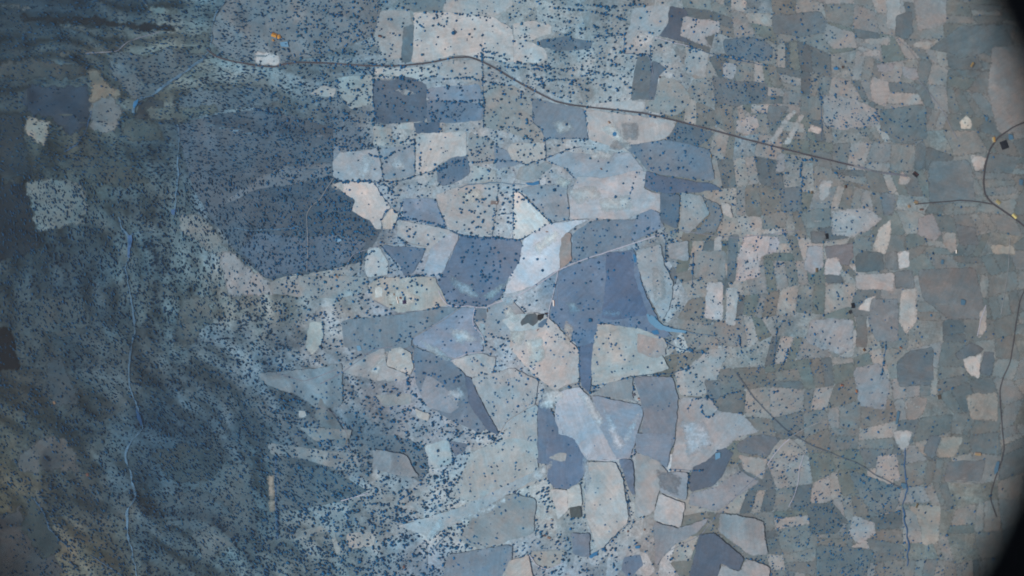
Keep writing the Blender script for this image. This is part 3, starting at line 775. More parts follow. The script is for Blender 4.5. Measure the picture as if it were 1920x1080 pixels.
def P(s): return [tuple(map(float, q.split(','))) for q in s.split()]
MAIN = P('388,92 398,102 412,109 440,116 480,123 515,126 530,121 560,117 620,119 660,122 700,124 740,124 790,120 820,115 850,108 880,107 900,114 930,129 960,148 1000,170 1040,190 1070,197 1110,202 1160,207 1210,213 1265,226 1300,235 1350,248 1400,262 1440,272 1500,287 1540,297 1600,311 1640,322 1700,330')
ribbon('road_verge', MAIN, 3.8, M_VERGE, 4.1, .3)
ribbon('road', MAIN[:-2], 2.2, M_ROAD, 4.5, .3)
ribbon('road', P('1930,225 1900,238 1870,258 1855,280 1846,310 1843,340 1846,365 1860,382 1890,402 1925,428'), 2.9, M_ROAD, 4.5, .4)
ribbon('road', P('1860,383 1830,378 1800,376 1750,380 1715,383'), 2.0, M_ROAD, 4.9, .4)
ribbon('road', P('1925,535 1912,560 1905,600 1900,640 1893,680 1880,708 1874,730 1875,760 1878,800 1882,840 1878,862 1866,895 1858,920 1856,935 1862,954 1868,970'), 1.8, M_ROAD, 4.5, .4)
ribbon('road', P('1380,700 1410,742 1440,775 1475,808 1520,835 1560,850 1610,870 1640,890 1690,915'), 1.5, M_TRACKH, 4.6, .8)
for k, (wd, mt, s) in enumerate([
 (1.9, M_TRACK, '1236,440 1190,455 1155,467 1120,478 1085,490 1050,505 1045,508 1025,522 1005,535 975,552 955,561 935,566 920,571 912,576 895,577 880,573 862,575 840,573 830,562 822,545'),
 (1.5, M_TRACKD, '1236,440 1275,432 1330,441 1380,446 1440,440 1500,432'),
 (1.3, M_TRACK, '1046,508 1042,530 1035,560 1030,575 1028,588 1030,610 1036,640 1038,680 1040,730'),
 (1.0, M_TRACKD, '1046,508 1045,540 1045,575'),
 (1.3, M_TRACKY, '863,577 840,595 800,619 772,634'),
 (1.7, M_TRACK, '890,578 886,600 888,612 897,620 904,626 907,640'),
 (1.4, M_TRACK, '845,677 865,668 880,662 905,660'),
 (1.3, M_TRACKY, '625,335 612,355 600,375 585,385 575,400 577,440 577,480 575,510'),
 (1.2, M_TRACKY, '712,458 735,457 765,456 800,463'),
 (1.4, M_TRACKD, '712,460 690,468 665,475 655,485 648,505'),
 (1.6, M_TRACKY, '1085,717 1060,722 1040,735 1010,755 985,768 950,790 938,812'),
 (1.2, M_TRACK, '935,915 990,868 1010,862 1030,855 1060,848 1080,853 1130,863 1150,862 1170,858 1192,848'),
 (1.5, M_TRACKD, '1450,868 1420,892 1390,920 1360,950 1336,975 1315,1002 1270,1025 1255,1032'),
 (1.6, M_TRACK, '1480,822 1465,835 1447,858 1438,872'),
 (1.8, M_TRACKY, '1480,820 1510,802 1535,792 1560,782'),
 (1.2, M_TRACK, '1506,852 1498,880 1496,905 1488,932 1478,950'),
 (1.4, M_TRACKY, '1480,822 1500,840 1510,855'),
 (1.2, M_TRACK, '1228,70 1262,80 1292,87'),
 (1.3, M_TRACKY, '1680,75 1700,88 1722,118'),
 (1.1, M_TRACKD, '1722,150 1745,180 1765,205 1780,235 1795,262'),
 (1.3, M_TRACKY, '1893,445 1890,500 1884,540 1876,590'),
 (1.3, M_TRACK, '1848,572 1838,600 1832,630'),
 (1.5, M_TRACK, '640,938 665,932 690,925'),
 (2.2, M_TRACKD, '600,720 640,700 700,655 735,650'),
 (1.8, M_TRACKD, '520,700 570,715 600,705 630,693'),
 (1.5, M_TRACKD, '830,985 880,970 935,945 1010,890'),
 (1.2, M_TRACKD, '1095,860 1098,900 1100,950 1107,1000'),
 (1.4, M_TRACK, '992,1040 1005,1060 1025,1068 1055,1055'),
 (1.2, M_TRACKD, '1105,742 1120,790 1140,830 1152,862'),
 (1.1, M_TRACKD, '1205,770 1195,810 1188,840'),
 (1.6, M_TRACKD, '1110,742 1150,743 1180,748 1205,760'),
 (2.0, M_TRACKD, '700,563 712,570 728,578'),
 (1.4, M_TRACKD, '1212,100 1220,115 1224,140'),
 (1.4, M_TRACKD, '960,315 968,335 958,350'),
 (1.5, M_TRACKD, '600,760 625,775 640,790 650,812'),
 (1.2, M_TRACKY, '645,790 652,812 650,835 660,850'),
 (1.6, M_TRACKD, '160,100 220,97 240,78 300,60')]):
    ribbon('track', P(s), wd * .85, mt, 4.9 + .15 * (k % 6), .6, k * 7)
for k, (wd, mt, s) in enumerate([
 (5, M_STREAM, '395,92 380,112 340,140 310,160 285,178 262,188 252,200 250,212'),
 (3, M_STREAM, '420,5 405,25 398,50 396,85'),
 (2.6, M_STREAM, '333,235 336,270 333,300 334,330 330,360 331,385 325,405'),
 (4, M_STREAM, '222,408 228,430 240,440 243,470 236,500 242,540 249,575 253,620 245,650 241,690 243,720 250,745 262,775 268,800 256,818 240,835 235,855 243,880 250,910 256,935 238,955 240,1000 250,1040 258,1090'),
 (2.2, M_STREAM, '243,442 260,436 285,435'),
 (2.4, M_WATERD, '1698,840 1695,880 1700,915 1692,945 1697,985 1702,1020 1700,1060'),
 (2.2, M_STREAM, '860,352 885,345 930,343 960,345 985,346'),
 (2.0, M_STREAM, '1235,622 1270,618 1300,625 1340,630'),
 (1.6, M_WATERD, '172,208 165,235 150,262 145,270 120,285'),
 (2.5, M_STREAM, '440,428 480,432 520,430 560,425'),
 (1.3, M_WATERD, '1115,948 1125,935 1140,926 1172,927'),
 (2.4, M_STREAM, '815,1000 830,985 838,1000 800,1040 798,1070')]):
    ribbon('stream', P(s), wd * .72, mt, 4.2 + .2 * (k % 3), 2.0, 300 + k * 5, 3.0, 2.2)
for mt, s in [
 (M_WATER, '985,343 998,343 1010,339 1011,346 1000,348 990,347'),
 (M_WATER, '1149,249 1153,247 1156,250 1155,255 1151,256 1148,253'),
 (M_WATER, '1187,476 1191,477 1194,486 1193,492 1189,492 1188,484'),
 (M_WATERP, '1212,588 1225,592 1235,603 1248,614 1240,620 1228,614 1216,603'),
 (M_WATER, '1221,620 1232,618 1236,626 1226,628'),
 (M_WATERP, '1238,608 1262,616 1288,620 1284,624 1255,622 1240,618'),
 (M_WATERP, '630,447 637,446 641,451 634,454 628,452'),
 (M_WATER, '1107,970 1111,972 1116,1000 1117,1008 1113,1006 1109,990'),
 (M_WATER, '1103,1043 1112,1036 1122,1033 1118,1040 1108,1047'),
 (M_WATER, '1190,1024 1200,1022 1199,1028 1191,1028'),
 (M_WATER, '1562,127 1571,127 1571,131 1563,131'),
 (M_POOL, '1682,770 1687,772 1682,795 1678,795'),
 (M_POOL, '1765,486 1769,488 1768,496 1763,494'),
 (M_POOL, '1890,252 1898,253 1899,262 1891,262'),
 (M_POOL, '1847,218 1852,220 1850,228 1846,226'),
 (M_POOL, '1801,560 1810,563 1808,572 1801,571'),
 (M_WATERD, '240,440 248,440 246,460 244,485 240,485'),
 (M_WATERD, '256,765 262,775 269,795 264,800 258,785'),
 (M_WATER, '251,189 259,186 258,195 252,204 249,200'),
 (M_WATERD, '322,392 330,390 329,402 322,403'),
 (M_POOL, '1868,865 1873,866 1870,884 1864,890 1863,880'),
 (M_WATERP, '525,80 540,79 541,88 528,88'),
 (M_WATERP, '1341,850 1350,848 1350,858 1341,862'),
 (M_POOL, '1910,336 1918,338 1916,348 1910,346'),
 (M_WATERP, '668,648 676,648 679,657 671,658'),
 (M_POOL, '1688,905 1697,906 1699,916 1692,916')]:
    drape('water', P(s), mt, None, .5, 5.8, 3, 2.0)

# low field hedges: raised bushy banks, each its own thing
def bank(pts, w, h, label, seed=0):
    b = rough_outline([tuple(p) for p in pts], 2.5, .8, seed, False)
    t = np.gradient(b, axis=0); t /= np.linalg.norm(t, axis=1)[:, None] + 1e-9
    nr = np.stack([-t[:, 1], t[:, 0]], -1)
    prof = [(-1, 0), (-.8, .7), (-.2, 1), (.4, .9), (.9, .5), (1, 0)]
    rows = []
    for (s, z) in prof:
        q = b + nr * (w / 2 * s * (.35 + 1.3 * vnoise(b[:, 0] / 5, b[:, 1] / 5 + s * .3, seed)))[:, None]
        X, Y, Z = W(q[:, 0], q[:, 1], 0)
        rows.append(np.stack([X, Y, Z + (z * h * (.6 + .8 * vnoise(b[:, 0] / 2.5 + s * 5, b[:, 1] / 2.5, seed + 1)) if z else 0)], -1))
    n = len(b); f = []
    for r in range(len(prof) - 1):
        for i in range(n - 1):
            f.append((r * n + i, r * n + i + 1, (r + 1) * n + i + 1, (r + 1) * n + i)[::-1])
    o = mesh_obj('hedge', np.concatenate(rows), f, M_HEDGE)
    tag(o, label, 'hedge', 'hedges between the fields')
BANKS = [
 ('975,450 1000,438 1030,419 1068,411', 1.3, 'dark curving hedge under the palest triangular field'),
 ('972,359 1000,387 1030,416', 1.4, 'hedge along the sloping right side of the palest triangular field'),
 ('963,360 962,447', 1.2, 'straight hedge down the left side of the palest triangular field'),
 ('923,443 926,400 935,346', 1.0, 'thin fence-like hedge between the dotted field and the pale square'),
 ('928,403 960,400', .9, 'short thin hedge crossing east of the small brown plot'),
 ('815,372 825,400 838,427', 1.2, 'hedge between the blue pasture and the dotted pale field'),
 ('748,405 756,372', 1.1, 'short hedge on the left edge of the blue pasture'),
 ('700,342 718,370 733,388 720,400 715,412 716,430', 1.2, 'crooked hedge on the right of the pinkish bare field'),
 ('735,390 748,405 740,422 736,432', 1.1, 'hedge around the small pinkish bare field'),
 ('640,341 700,341 740,340 756,338', 1.0, 'straight hedge above the pinkish bare field'),
 ('756,338 785,328 812,320 840,305 870,300', 1.2, 'hedge bending up the lower side of the pale upper field'),
 ('708,277 714,305 719,337', .9, 'thin hedge between two pale blue fields'),
 ('778,262 778,326', .8, 'left of two parallel upright hedges'),
 ('787,255 787,322', .8, 'right of two parallel upright hedges'),
 ('1024,297 988,308 962,302 930,300 885,305', 1.2, 'long hedge below the pale fields left of the dusty plain'),
 ('1024,297 1045,287 1062,281 1090,275', 1.1, 'hedge curving up to the pond field'),
 ('998,185 1000,230 1015,242 1022,258 1024,296', 1.1, 'upright hedge left of the slate field under the road'),
 ('1095,205 1102,235 1103,262 1070,259 1022,259', .9, 'hedge around the slate field under the road'),
 ('905,62 903,85 905,160 908,200 906,240', 1.1, 'straight upright hedge crossing the main road'),
 ('699,128 700,190 706,232', 1.6, 'straight dark hedge on the left of the slate plot'),
 ('1025,590 1050,612 1072,632 1085,652 1085,690 1084,716 1091,735', 1.8, 'thick bushy hedge beside the dark grass strip'),
 ('1121,606 1115,640 1108,690 1106,718', 1.4, 'hedge on the left of the densely dotted field'),
 ('1121,605 1160,606 1200,613 1245,634 1258,640', 1.2, 'hedge on top of the densely dotted field'),
 ('1110,722 1140,720 1180,706 1225,702 1260,700 1300,686', 1.5, 'curved hedge under the densely dotted field'),
 ('1136,472 1142,500 1146,530 1137,540 1137,553 1123,560 1122,604', 1.5, 'stepped hedge through the damp slate meadow'),
 ('1180,558 1180,600', 1.2, 'short upright hedge in the damp slate meadow'),
 ('1245,640 1270,652 1300,660 1330,663', 1.4, 'hedge along the scrub on the right'),
 ('1292,775 1290,768 1300,746 1345,747', .9, 'angular hedge in the wide grey field'),
 ('1316,750 1332,748 1346,765 1342,775 1325,783 1316,770 1316,750', .9, 'hedge ring around the small egg-shaped paddock'),
 ('1110,722 1130,730 1105,737', 1.0, 'short hedge at the foot of the dark grass strip'),
 ('715,461 735,485 748,502', 1.2, 'hedge on the left of the dark triangular field'),
 ('605,603 607,630 600,652', .9, 'bent hedge right of the small pale lens-shaped field'),
 ('1120,1034 1150,1008 1182,978', 1.1, 'sloping hedge below the long pale field'),
 ('1095,865 1098,915 1097,958', 1.0, 'upright hedge right of the round slate field'),
 ('1256,880 1300,882 1325,880', 1.3, 'hedge above the bluish pasture'),
 ('1292,885 1289,920', 1.2, 'short upright hedge between pasture and dark bean field'),
 ('774,650 800,700 815,720', .8, 'thin hedge left of the blue wedge'),
 ('842,825 850,858 848,872', 1.0, 'hedge on the right of the small white plot'),
 ('1085,341 1072,328 1060,315 1035,305', 1.2, 'hedge curving above the dusty pale field'),
 ('1085,341 1070,350', .8, 'short hedge spur by the dusty pale field'),
 ('1208,340 1195,320 1180,372 1165,392', .8, 'thin hedge in the broad pinkish field'),
 ('1170,66 1170,100 1215,103', 1.3, 'hedge corner below the dusty circle'),
 ('1110,65 1135,68 1168,66', 1.4, 'hedge left of the dusty circle'),
 ('1220,86 1219,110 1222,135', 1.2, 'short hedge on top of the dark upright strip'),
 ('1290,86 1330,100 1380,112 1440,124', 1.2, 'long hedge under the dark oval wood'),
 ('1535,165 1540,185 1541,235 1541,262', 1.1, 'upright hedge left of the speckled field'),
 ('1505,330 1503,345 1502,385', 1.0, 'upright hedge left of the pale block on the right'),
 ('1248,448 1248,490', 1.0, 'upright hedge by the speckled slope'),
 ('1300,478 1298,540', 1.0, 'thin upright hedge by the grey fields'),
 ('1450,690 1457,620 1470,600', 1.0, 'hedge on the right edge of the scrub'),
 ('1662,640 1655,690 1650,712', 1.0, 'upright hedge between grey fields on the right'),
 ('1463,470 1455,500 1470,492', 1.0, 'hooked hedge by the white plots'),
 ('1185,858 1165,892 1178,930 1182,972', .9, 'hedge left of the slate wedge'),
 ('860,441 900,447 925,445 975,451', 2.0, 'broad bushy hedge above the slate bean-shaped field'),
 ('745,410 780,414 820,422 860,440', 2.2, 'broad bushy hedge below the blue pasture'),
 ('60,930 85,965 92,990 110,1010 130,1025', 1.8, 'dark wooded gully edge in the lower left corner'),
 ('170,1040 200,1060 230,1080', 1.6, 'dark gully edge at the bottom left'),
 ('518,850 517,900 519,960 520,1010', 3.0, 'tall dark belt beside the pale bare slope'),
]
for k, (s, wd, lb) in enumerate(BANKS):
    bank(P(s), wd * (.72 if wd < 1.9 else 1) * 1.5, 1.8, lb, 500 + k)

# ------------------------------------------------------------------ trees
def ico(sub):
    t = (1 + 5 ** .5) / 2
    v = [(-1,t,0),(1,t,0),(-1,-t,0),(1,-t,0),(0,-1,t),(0,1,t),(0,-1,-t),(0,1,-t),(t,0,-1),(t,0,1),(-t,0,-1),(-t,0,1)]
    f = [(0,11,5),(0,5,1),(0,1,7),(0,7,10),(0,10,11),(1,5,9),(5,11,4),(11,10,2),(10,7,6),(7,1,8),(3,9,4),(3,4,2),(3,2,6),(3,6,8),(3,8,9),(4,9,5),(2,4,11),(6,2,10),(8,6,7),(9,8,1)]
    v = [tuple(np.array(p) / np.linalg.norm(p)) for p in v]
    for _ in range(sub):
        mid = {}; nf = []
        def m(a, b):
            k = (min(a, b), max(a, b))
            if k not in mid:
                q = (np.array(v[a]) + np.array(v[b])); v.append(tuple(q / np.linalg.norm(q))); mid[k] = len(v) - 1
            return mid[k]
        for a, b, c in f:
            x, y, z = m(a, b), m(b, c), m(c, a)
            nf += [(a, x, z), (b, y, x), (c, z, y), (x, y, z)]
        f = nf
    return np.array(v), np.array(f)

def trunk_geo(rng, R):
    """tapered trunk with four limbs, tree of crown radius R"""
    vs, fs = [], []
    def tube(a, b, ra, rb, k=6):
        a = np.array(a); b = np.array(b); d = b - a; d = d / np.linalg.norm(d)
        u = np.cross(d, (1, 0, .3)); u /= np.linalg.norm(u); w_ = np.cross(d, u); s = len(vs)
        for (p, r) in ((a, ra), (b, rb)):
            for i in range(k):
                an = 2 * math.pi * i / k
                vs.append(p + (u * math.cos(an) + w_ * math.sin(an)) * r)
        for i in range(k): fs.append((s + i, s + (i + 1) % k, s + k + (i + 1) % k, s + k + i))
    tube((0, 0, -1.0), (.1, 0, R * .65), .09 * R, .06 * R)
    for i in range(4):
        an = i * 1.6 + rng.random()
        tube((.1, 0, R * .55), (math.cos(an) * R * .5, math.sin(an) * R * .5, R * 1.1), .05 * R, .02 * R, 5)
    return np.array(vs), fs

def crown_geo(rng, R):
    """broad lumpy oak crown: several leaf masses and many loose leaf tufts round them"""
    bv, bf = ico(1); vs = []; fs = []; base = 0
    blobs = [((0, 0, R * 1.15), R * .68)]
    for i in range(6):
        an = i * math.pi / 3 + rng.random() * .8; rr = R * (.38 + .22 * rng.random())
        blobs.append(((math.cos(an) * rr, math.sin(an) * rr, R * (.8 + .4 * rng.random())), R * (.34 + .2 * rng.random())))
    for (c, r) in blobs:
        d = 1 + (rng.random(len(bv)) - .5) * .5
        v = bv * (d * r)[:, None] * np.array([1, 1, .72]) + np.array(c)
        vs.append(v); fs += [tuple(int(q) + base for q in f) for f in bf]; base += len(v)
        for _ in range(42):
            n = rng.normal(size=3); n /= np.linalg.norm(n)
            p = np.array(c) + n * r * (.95 + .25 * rng.random()) * np.array([1, 1, .72])
            a = rng.normal(size=3) * R * .085; b = rng.normal(size=3) * R * .085
            vs.append(np.array([p - a, p + b, p + a, p - b])); fs.append((base, base + 1, base + 2, base + 3)); base += 4
    return np.concatenate(vs), fs

KINDS = []
for k in range(6):
    rng = np.random.default_rng(100 + k)
    cv, cf = crown_geo(rng, 1.0); tv, tf = trunk_geo(rng, 1.0)
    cm = bpy.data.meshes.new('crown'); cm.from_pydata([tuple(v) for v in cv], [], cf); cm.materials.append(M_CROWN)
    tm = bpy.data.meshes.new('trunk'); tm.from_pydata([tuple(v) for v in tv], [], tf); tm.materials.append(M_BARK)
    KINDS.append((cm, tm))

# hand-placed trees (crop origin ; twelfths of a photo pixel)
TRACED = [
 (860, 440, 'slate-blue bean-shaped field', 'trees in the slate bean-shaped field', '368,88 318,188 560,100 660,215 480,262 305,275 720,295 725,330 805,298 435,348 890,402 690,395 785,435 632,482 450,430 210,350 160,390 195,400 320,405 115,510 55,520 85,580 70,620 400,585 370,670 605,637 780,610 930,600 1030,540 785,692 932,690 935,732 558,740 505,840 520,805 775,825 805,800 905,838 290,940 490,915 540,905 530,960 595,950 690,890 730,950 690,960 640,1020 490,1045 605,1050 1180,740 1270,570 1310,590 1340,635 1380,475 1290,430 1440,250 1465,535 1775,550 1890,805 1215,860 1180,920 870,985'),
 (960, 560, 'farm where pale tracks meet', 'trees round the track junction farm', '65,38 545,45 385,145 220,195 270,235 295,285 1130,155 1110,240 985,305 905,360 940,410 1670,50 1835,15 1480,120 1530,105 1715,140 1620,180 1725,228 1600,258 1385,368 1520,550 1310,615 1520,655 1040,610 1100,620 1075,560 775,575 820,630 990,675 962,735 780,795 1180,780 1245,765 1440,785 1385,750 1485,810 1590,700 1640,720 1575,790 1640,830 1270,820 1350,840 1025,810 980,815 840,850 880,870 910,865 1050,865 1105,865 1050,920 1035,970 965,965 960,1020 1350,940 1305,970 1550,910 1520,930 45,920 85,950 20,950 45,985 318,948 390,950 455,950 395,1000 465,1045 760,990 765,1030 1790,990 1410,930 1500,980'),
 (820, 560, 'land below the bean-shaped field', 'trees by the white track', '35,180 105,290 430,400 560,415 490,545 210,678 125,970 305,945 165,1045 750,1030 640,75 600,100 560,50 420,50 380,50 870,80 810,80 945,105 880,155 1020,155 1085,160 575,150 510,165 470,200 355,180 270,105 355,145 220,45 485,80 860,265 845,320 840,370 825,460 890,490 840,620 880,705 1035,468 1065,520 1055,678 1165,215 1215,350 1500,255 1470,310 1505,330 1325,482 1390,512 1365,540 1420,695 1390,735 1155,780 1220,800 1090,858 1260,862 1325,845 1365,875 1440,880 1560,825 1570,900 1615,955 1080,975 1085,1055 1465,1035 1415,1065 1520,1055 1745,38 1900,195 1110,25 1340,30 1390,10'),
 (860, 340, 'dotted field by the palest triangle', 'trees of the dotted pale field', '175,170 345,145 270,205 235,250 165,285 325,340 685,170 600,165 895,160 780,130 685,320 600,395 535,410 530,480 455,460 395,410 25,620 75,640 55,705 240,655 290,685 365,665 350,715 490,730 585,690 435,570 680,555 425,805 455,805 550,875 535,915 300,930 330,900 500,1035 430,1025 385,1045 125,990 230,1075 870,955 1105,825 1100,920 1165,940 1015,640 930,640 835,675 980,530 1000,490 1035,390 1090,395 1145,465 940,265 975,315 1075,250 1190,330 1225,360 1235,315 1290,235 1285,195 1230,185 1335,190 1420,230 1350,355 1420,410 1460,410 1510,370 1570,425 1320,465 1240,430 1650,505 1690,560 1730,590 1800,660 1755,620 1890,720 1785,275 1860,530 1895,590 1225,530 1215,610 1235,730 1275,745 1225,785 1250,845 1285,900 1245,965 1245,1040 185,430 105,480 110,355 1680,420 1860,140 1235,100'),
 (680, 510, 'surroundings of the purple-roofed farm', 'trees round the dark-roofed farm', '40,165 95,225 20,255 275,170 360,135 435,125 500,140 185,355 145,410 145,455 195,465 720,115 860,135 800,90 575,15 640,15 1020,15 1190,80 1185,165 1110,195 1070,230 1215,240 1230,285 1100,315 1015,345 1525,170 1440,390 1220,455 1590,70 1720,50 1780,65 1715,185 890,460 915,515 950,570 945,610 575,470 550,520 550,355 515,390 775,370 700,320 340,290 380,270 490,260 545,300 1085,600 1185,612 1235,628 1195,720 1460,1030 1790,890 1590,820 1665,815 1715,780 1640,745 1690,735 1655,690 1470,845 120,625 55,640 115,715 235,665 325,790 645,825 710,815 105,870 150,975 90,920 515,970 610,940 370,990 515,870 255,1000 165,830 25,1040 1830,510'),
 (1000, 890, 'land round the dark square plot', 'trees below the round slate field', '255,103 140,130 330,135 350,185 215,290 320,290 300,325 205,350 185,375 115,395 270,390 330,375 320,445 260,465 180,478 230,505 160,540 335,530 330,550 215,608 270,600 365,620 250,665 330,720 405,715 475,745 310,775 300,835 60,1020 1070,105 1220,40 1180,95 1075,185 950,280 750,183 645,243 885,220 830,235 585,320 1010,385 980,405 1015,450 1025,490 1050,620 1255,565 1350,295 1320,320 1325,350 1450,298 1470,220 1410,205 1505,145 1485,100 1685,105 1400,395 1380,680 1385,710 1500,672 1465,725 1520,788 1560,875 1625,970 1595,725 1640,740 1790,645 1755,610 1735,540 1690,565 1670,530 1610,575 1555,605 1160,905 1135,960 900,975 850,1000 1880,1055 1850,780'),
]
hand = []
for (ox, oy, where, grp, s) in TRACED:
    for q in s.split():
        a, b = map(float, q.split(','))
        hand.append((ox + a / 12, oy + b / 12, random.choice([1.7, 1.9, 2.0, 2.2, 2.5]), where, grp))
SPECIAL = [
 (1106.7, 600.4, 4.0, 'largest round tree in the damp slate meadow, teal with a dark right side'),
 (1039, 356.5, 3.6, 'big lone round tree in the blue-grey pasture left of the dusty field'),
 (1154, 369, 2.9, 'lone round tree in the middle of the broad pinkish field'),
 (1214, 429, 3.0, 'largest tree on the wooded slope above the pale track'),
 (1198, 605, 3.0, 'round tree beside the pale blue wet patch'),
 (1017, 507, 2.8, 'lone round tree in the palest blue field left of the track junction'),
 (1007, 486, 2.3, 'lone small tree inside the palest blue field'),
 (850, 62, 4.2, 'spreading dark tree in the large pale field above the road'),
 (1152, 786, 2.1, 'lone tree in the pale blue fan-shaped field'),
 (952.5, 908, 2.7, 'black round tree beside the diagonal dusty track'),
 (871, 972, 2.5, 'lone dark tree in the grey field near the bottom'),
 (1255, 925, 2.2, 'lone tree on the bluish pasture above the pinkish plot'),
 (1256, 962, 2.3, 'lone tree in the pale pinkish plot near the bottom'),
]
hand.sort(key=lambda t: -t[2])
solo = [(x, y, r, w_, g) for (x, y, r, w_, g) in hand[:287]]
rest_hand = hand[287:]

def tree_label(x, y, r, where):
    ox, oy = [(t[0], t[1]) for t in TRACED if t[2] == where][0]
    u, v = (x - ox) / 160, (y - oy) / 90
    a = 'top' if v < .25 else 'upper' if v < .5 else 'lower' if v < .75 else 'bottom'
    b = 'far left' if u < .2 else 'left' if u < .4 else 'middle' if u < .6 else 'right' if u < .8 else 'far right'
    s = 'large' if r > 2.4 else 'broad' if r > 2.1 else 'middling' if r > 1.95 else 'small'
    return '%s dark teal tree, %s %s, %s' % (s, a, b, where)

def add_tree(x, y, r_px, label, group, k):
    X, Y, Z = W(x, y)
    e = bpy.data.objects.new('oak_tree', None); COL.objects.link(e)
    e.empty_display_size = 2
    e.location = (float(X), float(Y), float(Z)); R = r_px * 2
    e.scale = (R, R * random.uniform(.88, 1.05), R * .9); e.rotation_euler = (0, 0, random.uniform(0, 6.28))
    tag(e, label, 'tree', group)
    cm, tm = KINDS[k % 6]
    for nm, md in (('crown', cm), ('trunk', tm)):
        o = bpy.data.objects.new(nm, md); COL.objects.link(o); o.parent = e
for k, (x, y, r, lb) in enumerate(SPECIAL): add_tree(x, y, r, lb, 'lone landmark trees', k)
for k, (x, y, r, w_, g) in enumerate(solo):
    add_tree(x, y, r, tree_label(x, y, r, w_), g, k)

# the woods: thousands more, scattered by the land they grow on
DENS = np.array([
 [8,10,12,14,14,5,4,6,4,4,2,1,0],
 [10,12,14,16,18,7,6,7,5,6,3,1,0],
 [14,14,18,22,16,5,5,4,8,6,4,1,0],
 [14,16,18,20,14,6,4,6,9,5,3,1,0],
 [12,16,20,12,10,4,3,8,7,5,3,1,0],
 [10,14,18,18,6,4,4,7,7,6,3,1,0],
 [10,14,20,20,14,6,5,3,4,7,4,2,0],
 [8,14,20,24,18,8,6,4,3,6,4,2,0],
 [6,12,18,20,18,9,5,4,3,8,6,3,0]], float)
g = 3.0
cx, cy = np.meshgrid(np.arange(-40, 1960, g), np.arange(-40, 1120, g))
cx = (cx + RNG.random(cx.shape) * g * .95).ravel(); cy = (cy + RNG.random(cy.shape) * g * .95).ravel()
den = grid_at(DENS, cx.clip(0, 1919), cy.clip(0, 1079))
for c, d, p in POLYS:
    q = [t for t in p]; xs = [a[0] for a in q]; ys = [a[1] for a in q]
    bb = (cx > min(xs)) & (cx < max(xs)) & (cy > min(ys)) & (cy < max(ys))
    ix = np.nonzero(bb)[0]
    k = inside(q, cx[ix], cy[ix]); den[ix[k]] = d * (1.8 if max(xs) < 720 and 1 < d < 12 else 1.3 if min(xs) > 1250 else 1)
for (ox, oy, *_r) in TRACED:
    k = (cx > ox) & (cx < ox + 160) & (cy > oy) & (cy < oy + 90)
    den[k & (den < 9)] *= .12
clump = .42 * fbm(cx / 30, cy / 22, 91, 3) + .58 * fbm(cx / 9, cy / 7, 95, 3)
wst = np.clip((620 - cx) / 160, 0, 1); clump = clump + (.5 - clump) * .45 * wst
den = den * np.clip((clump - .33) * 6.2, .08, 2.2) * np.where(den > 9, 1.9 + .7 * wst, 2.0 + .9 * ((cx > 790) & (cx < 1190) & (cy > 640))) * (1 + .35 * np.clip((cy - 640) / 120, 0, 1) * np.clip((1120 - cx) / 60, 0, 1) * np.clip((cx - 480) / 60, 0, 1))
den = np.minimum(den, 42 - 6 * wst)
keep = RNG.random(cx.shape) < den * g * g / 1000
tx, ty = cx[keep], cy[keep]
tr = 1.0 + 1.5 * RNG.random(tx.shape) ** 2.2
tr *= .93 - .16 * np.clip((640 - tx) / 200, 0, 1) - .2 * np.clip((tx - 1250) / 150, 0, 1)
# trees strung along the hedges and lanes
rows = [(s, .16) for (s, wd, lb) in BANKS] + [(s, .3) for s in [
 '838,428 800,415 745,405', '860,440 920,446 975,450', '1030,419 975,450', '625,340 700,338', '812,322 875,298', '1085,650 1086,720', '1042,735 1042,770 1050,800 1056,812',
 '960,125 1010,131 1060,129 1110,133 1160,144 1172,160', '965,118 1015,124 1040,128', '1035,15 1100,20 1140,28 1180,40', '1080,8 1140,14 1200,10', '1110,48 1140,62 1168,66',
 '990,145 1030,150 1080,150', '890,105 925,110 955,122', '900,92 950,105', '910,97 955,112', '850,26 880,30 918,32', '818,25 820,45 835,50 840,35 838,25',
 '775,35 790,50 800,60', '830,150 870,145 905,152 958,162', '800,190 850,192 905,188', '900,175 905,175 908,195 897,195', '640,120 700,140 760,150 790,150',
 '690,290 720,296 780,268', '1140,500 1145,532', '1246,490 1255,530', '1165,390 1180,372 1186,345', '740,440 765,460', '760,520 800,516 840,520', '940,815 990,775',
 '885,670 905,685 935,700', '760,690 765,730 800,760', '690,700 700,730', '1000,700 1010,712', '1195,840 1180,860', '480,205 520,215', '905,115 903,80', '700,130 700,235',
 '1205,290 1230,330', '930,255 932,300 925,305', '640,500 700,470', '1380,600 1390,660', '1480,650 1462,700', '1500,330 1503,300 1530,300']]
ex, ey, er = [], [], []
for s, dn in rows:
    b = rough_outline(P(s), 1.0, 1.2, 77, False)
    kk = RNG.random(len(b)) < dn
    ex += list(b[kk, 0] + RNG.normal(size=kk.sum()) * 1.0); ey += list(b[kk, 1] + RNG.normal(size=kk.sum()) * 1.0)
    er += list(1.1 + .9 * RNG.random(kk.sum()))
hx = [t[0] for t in rest_hand]; hy = [t[1] for t in rest_hand]; hr = [t[2] for t in rest_hand]
tx = np.concatenate([tx, ex, hx]); ty = np.concatenate([ty, ey, hy]); tr = np.concatenate([tr, er, hr])
print('TREES', len(tx))

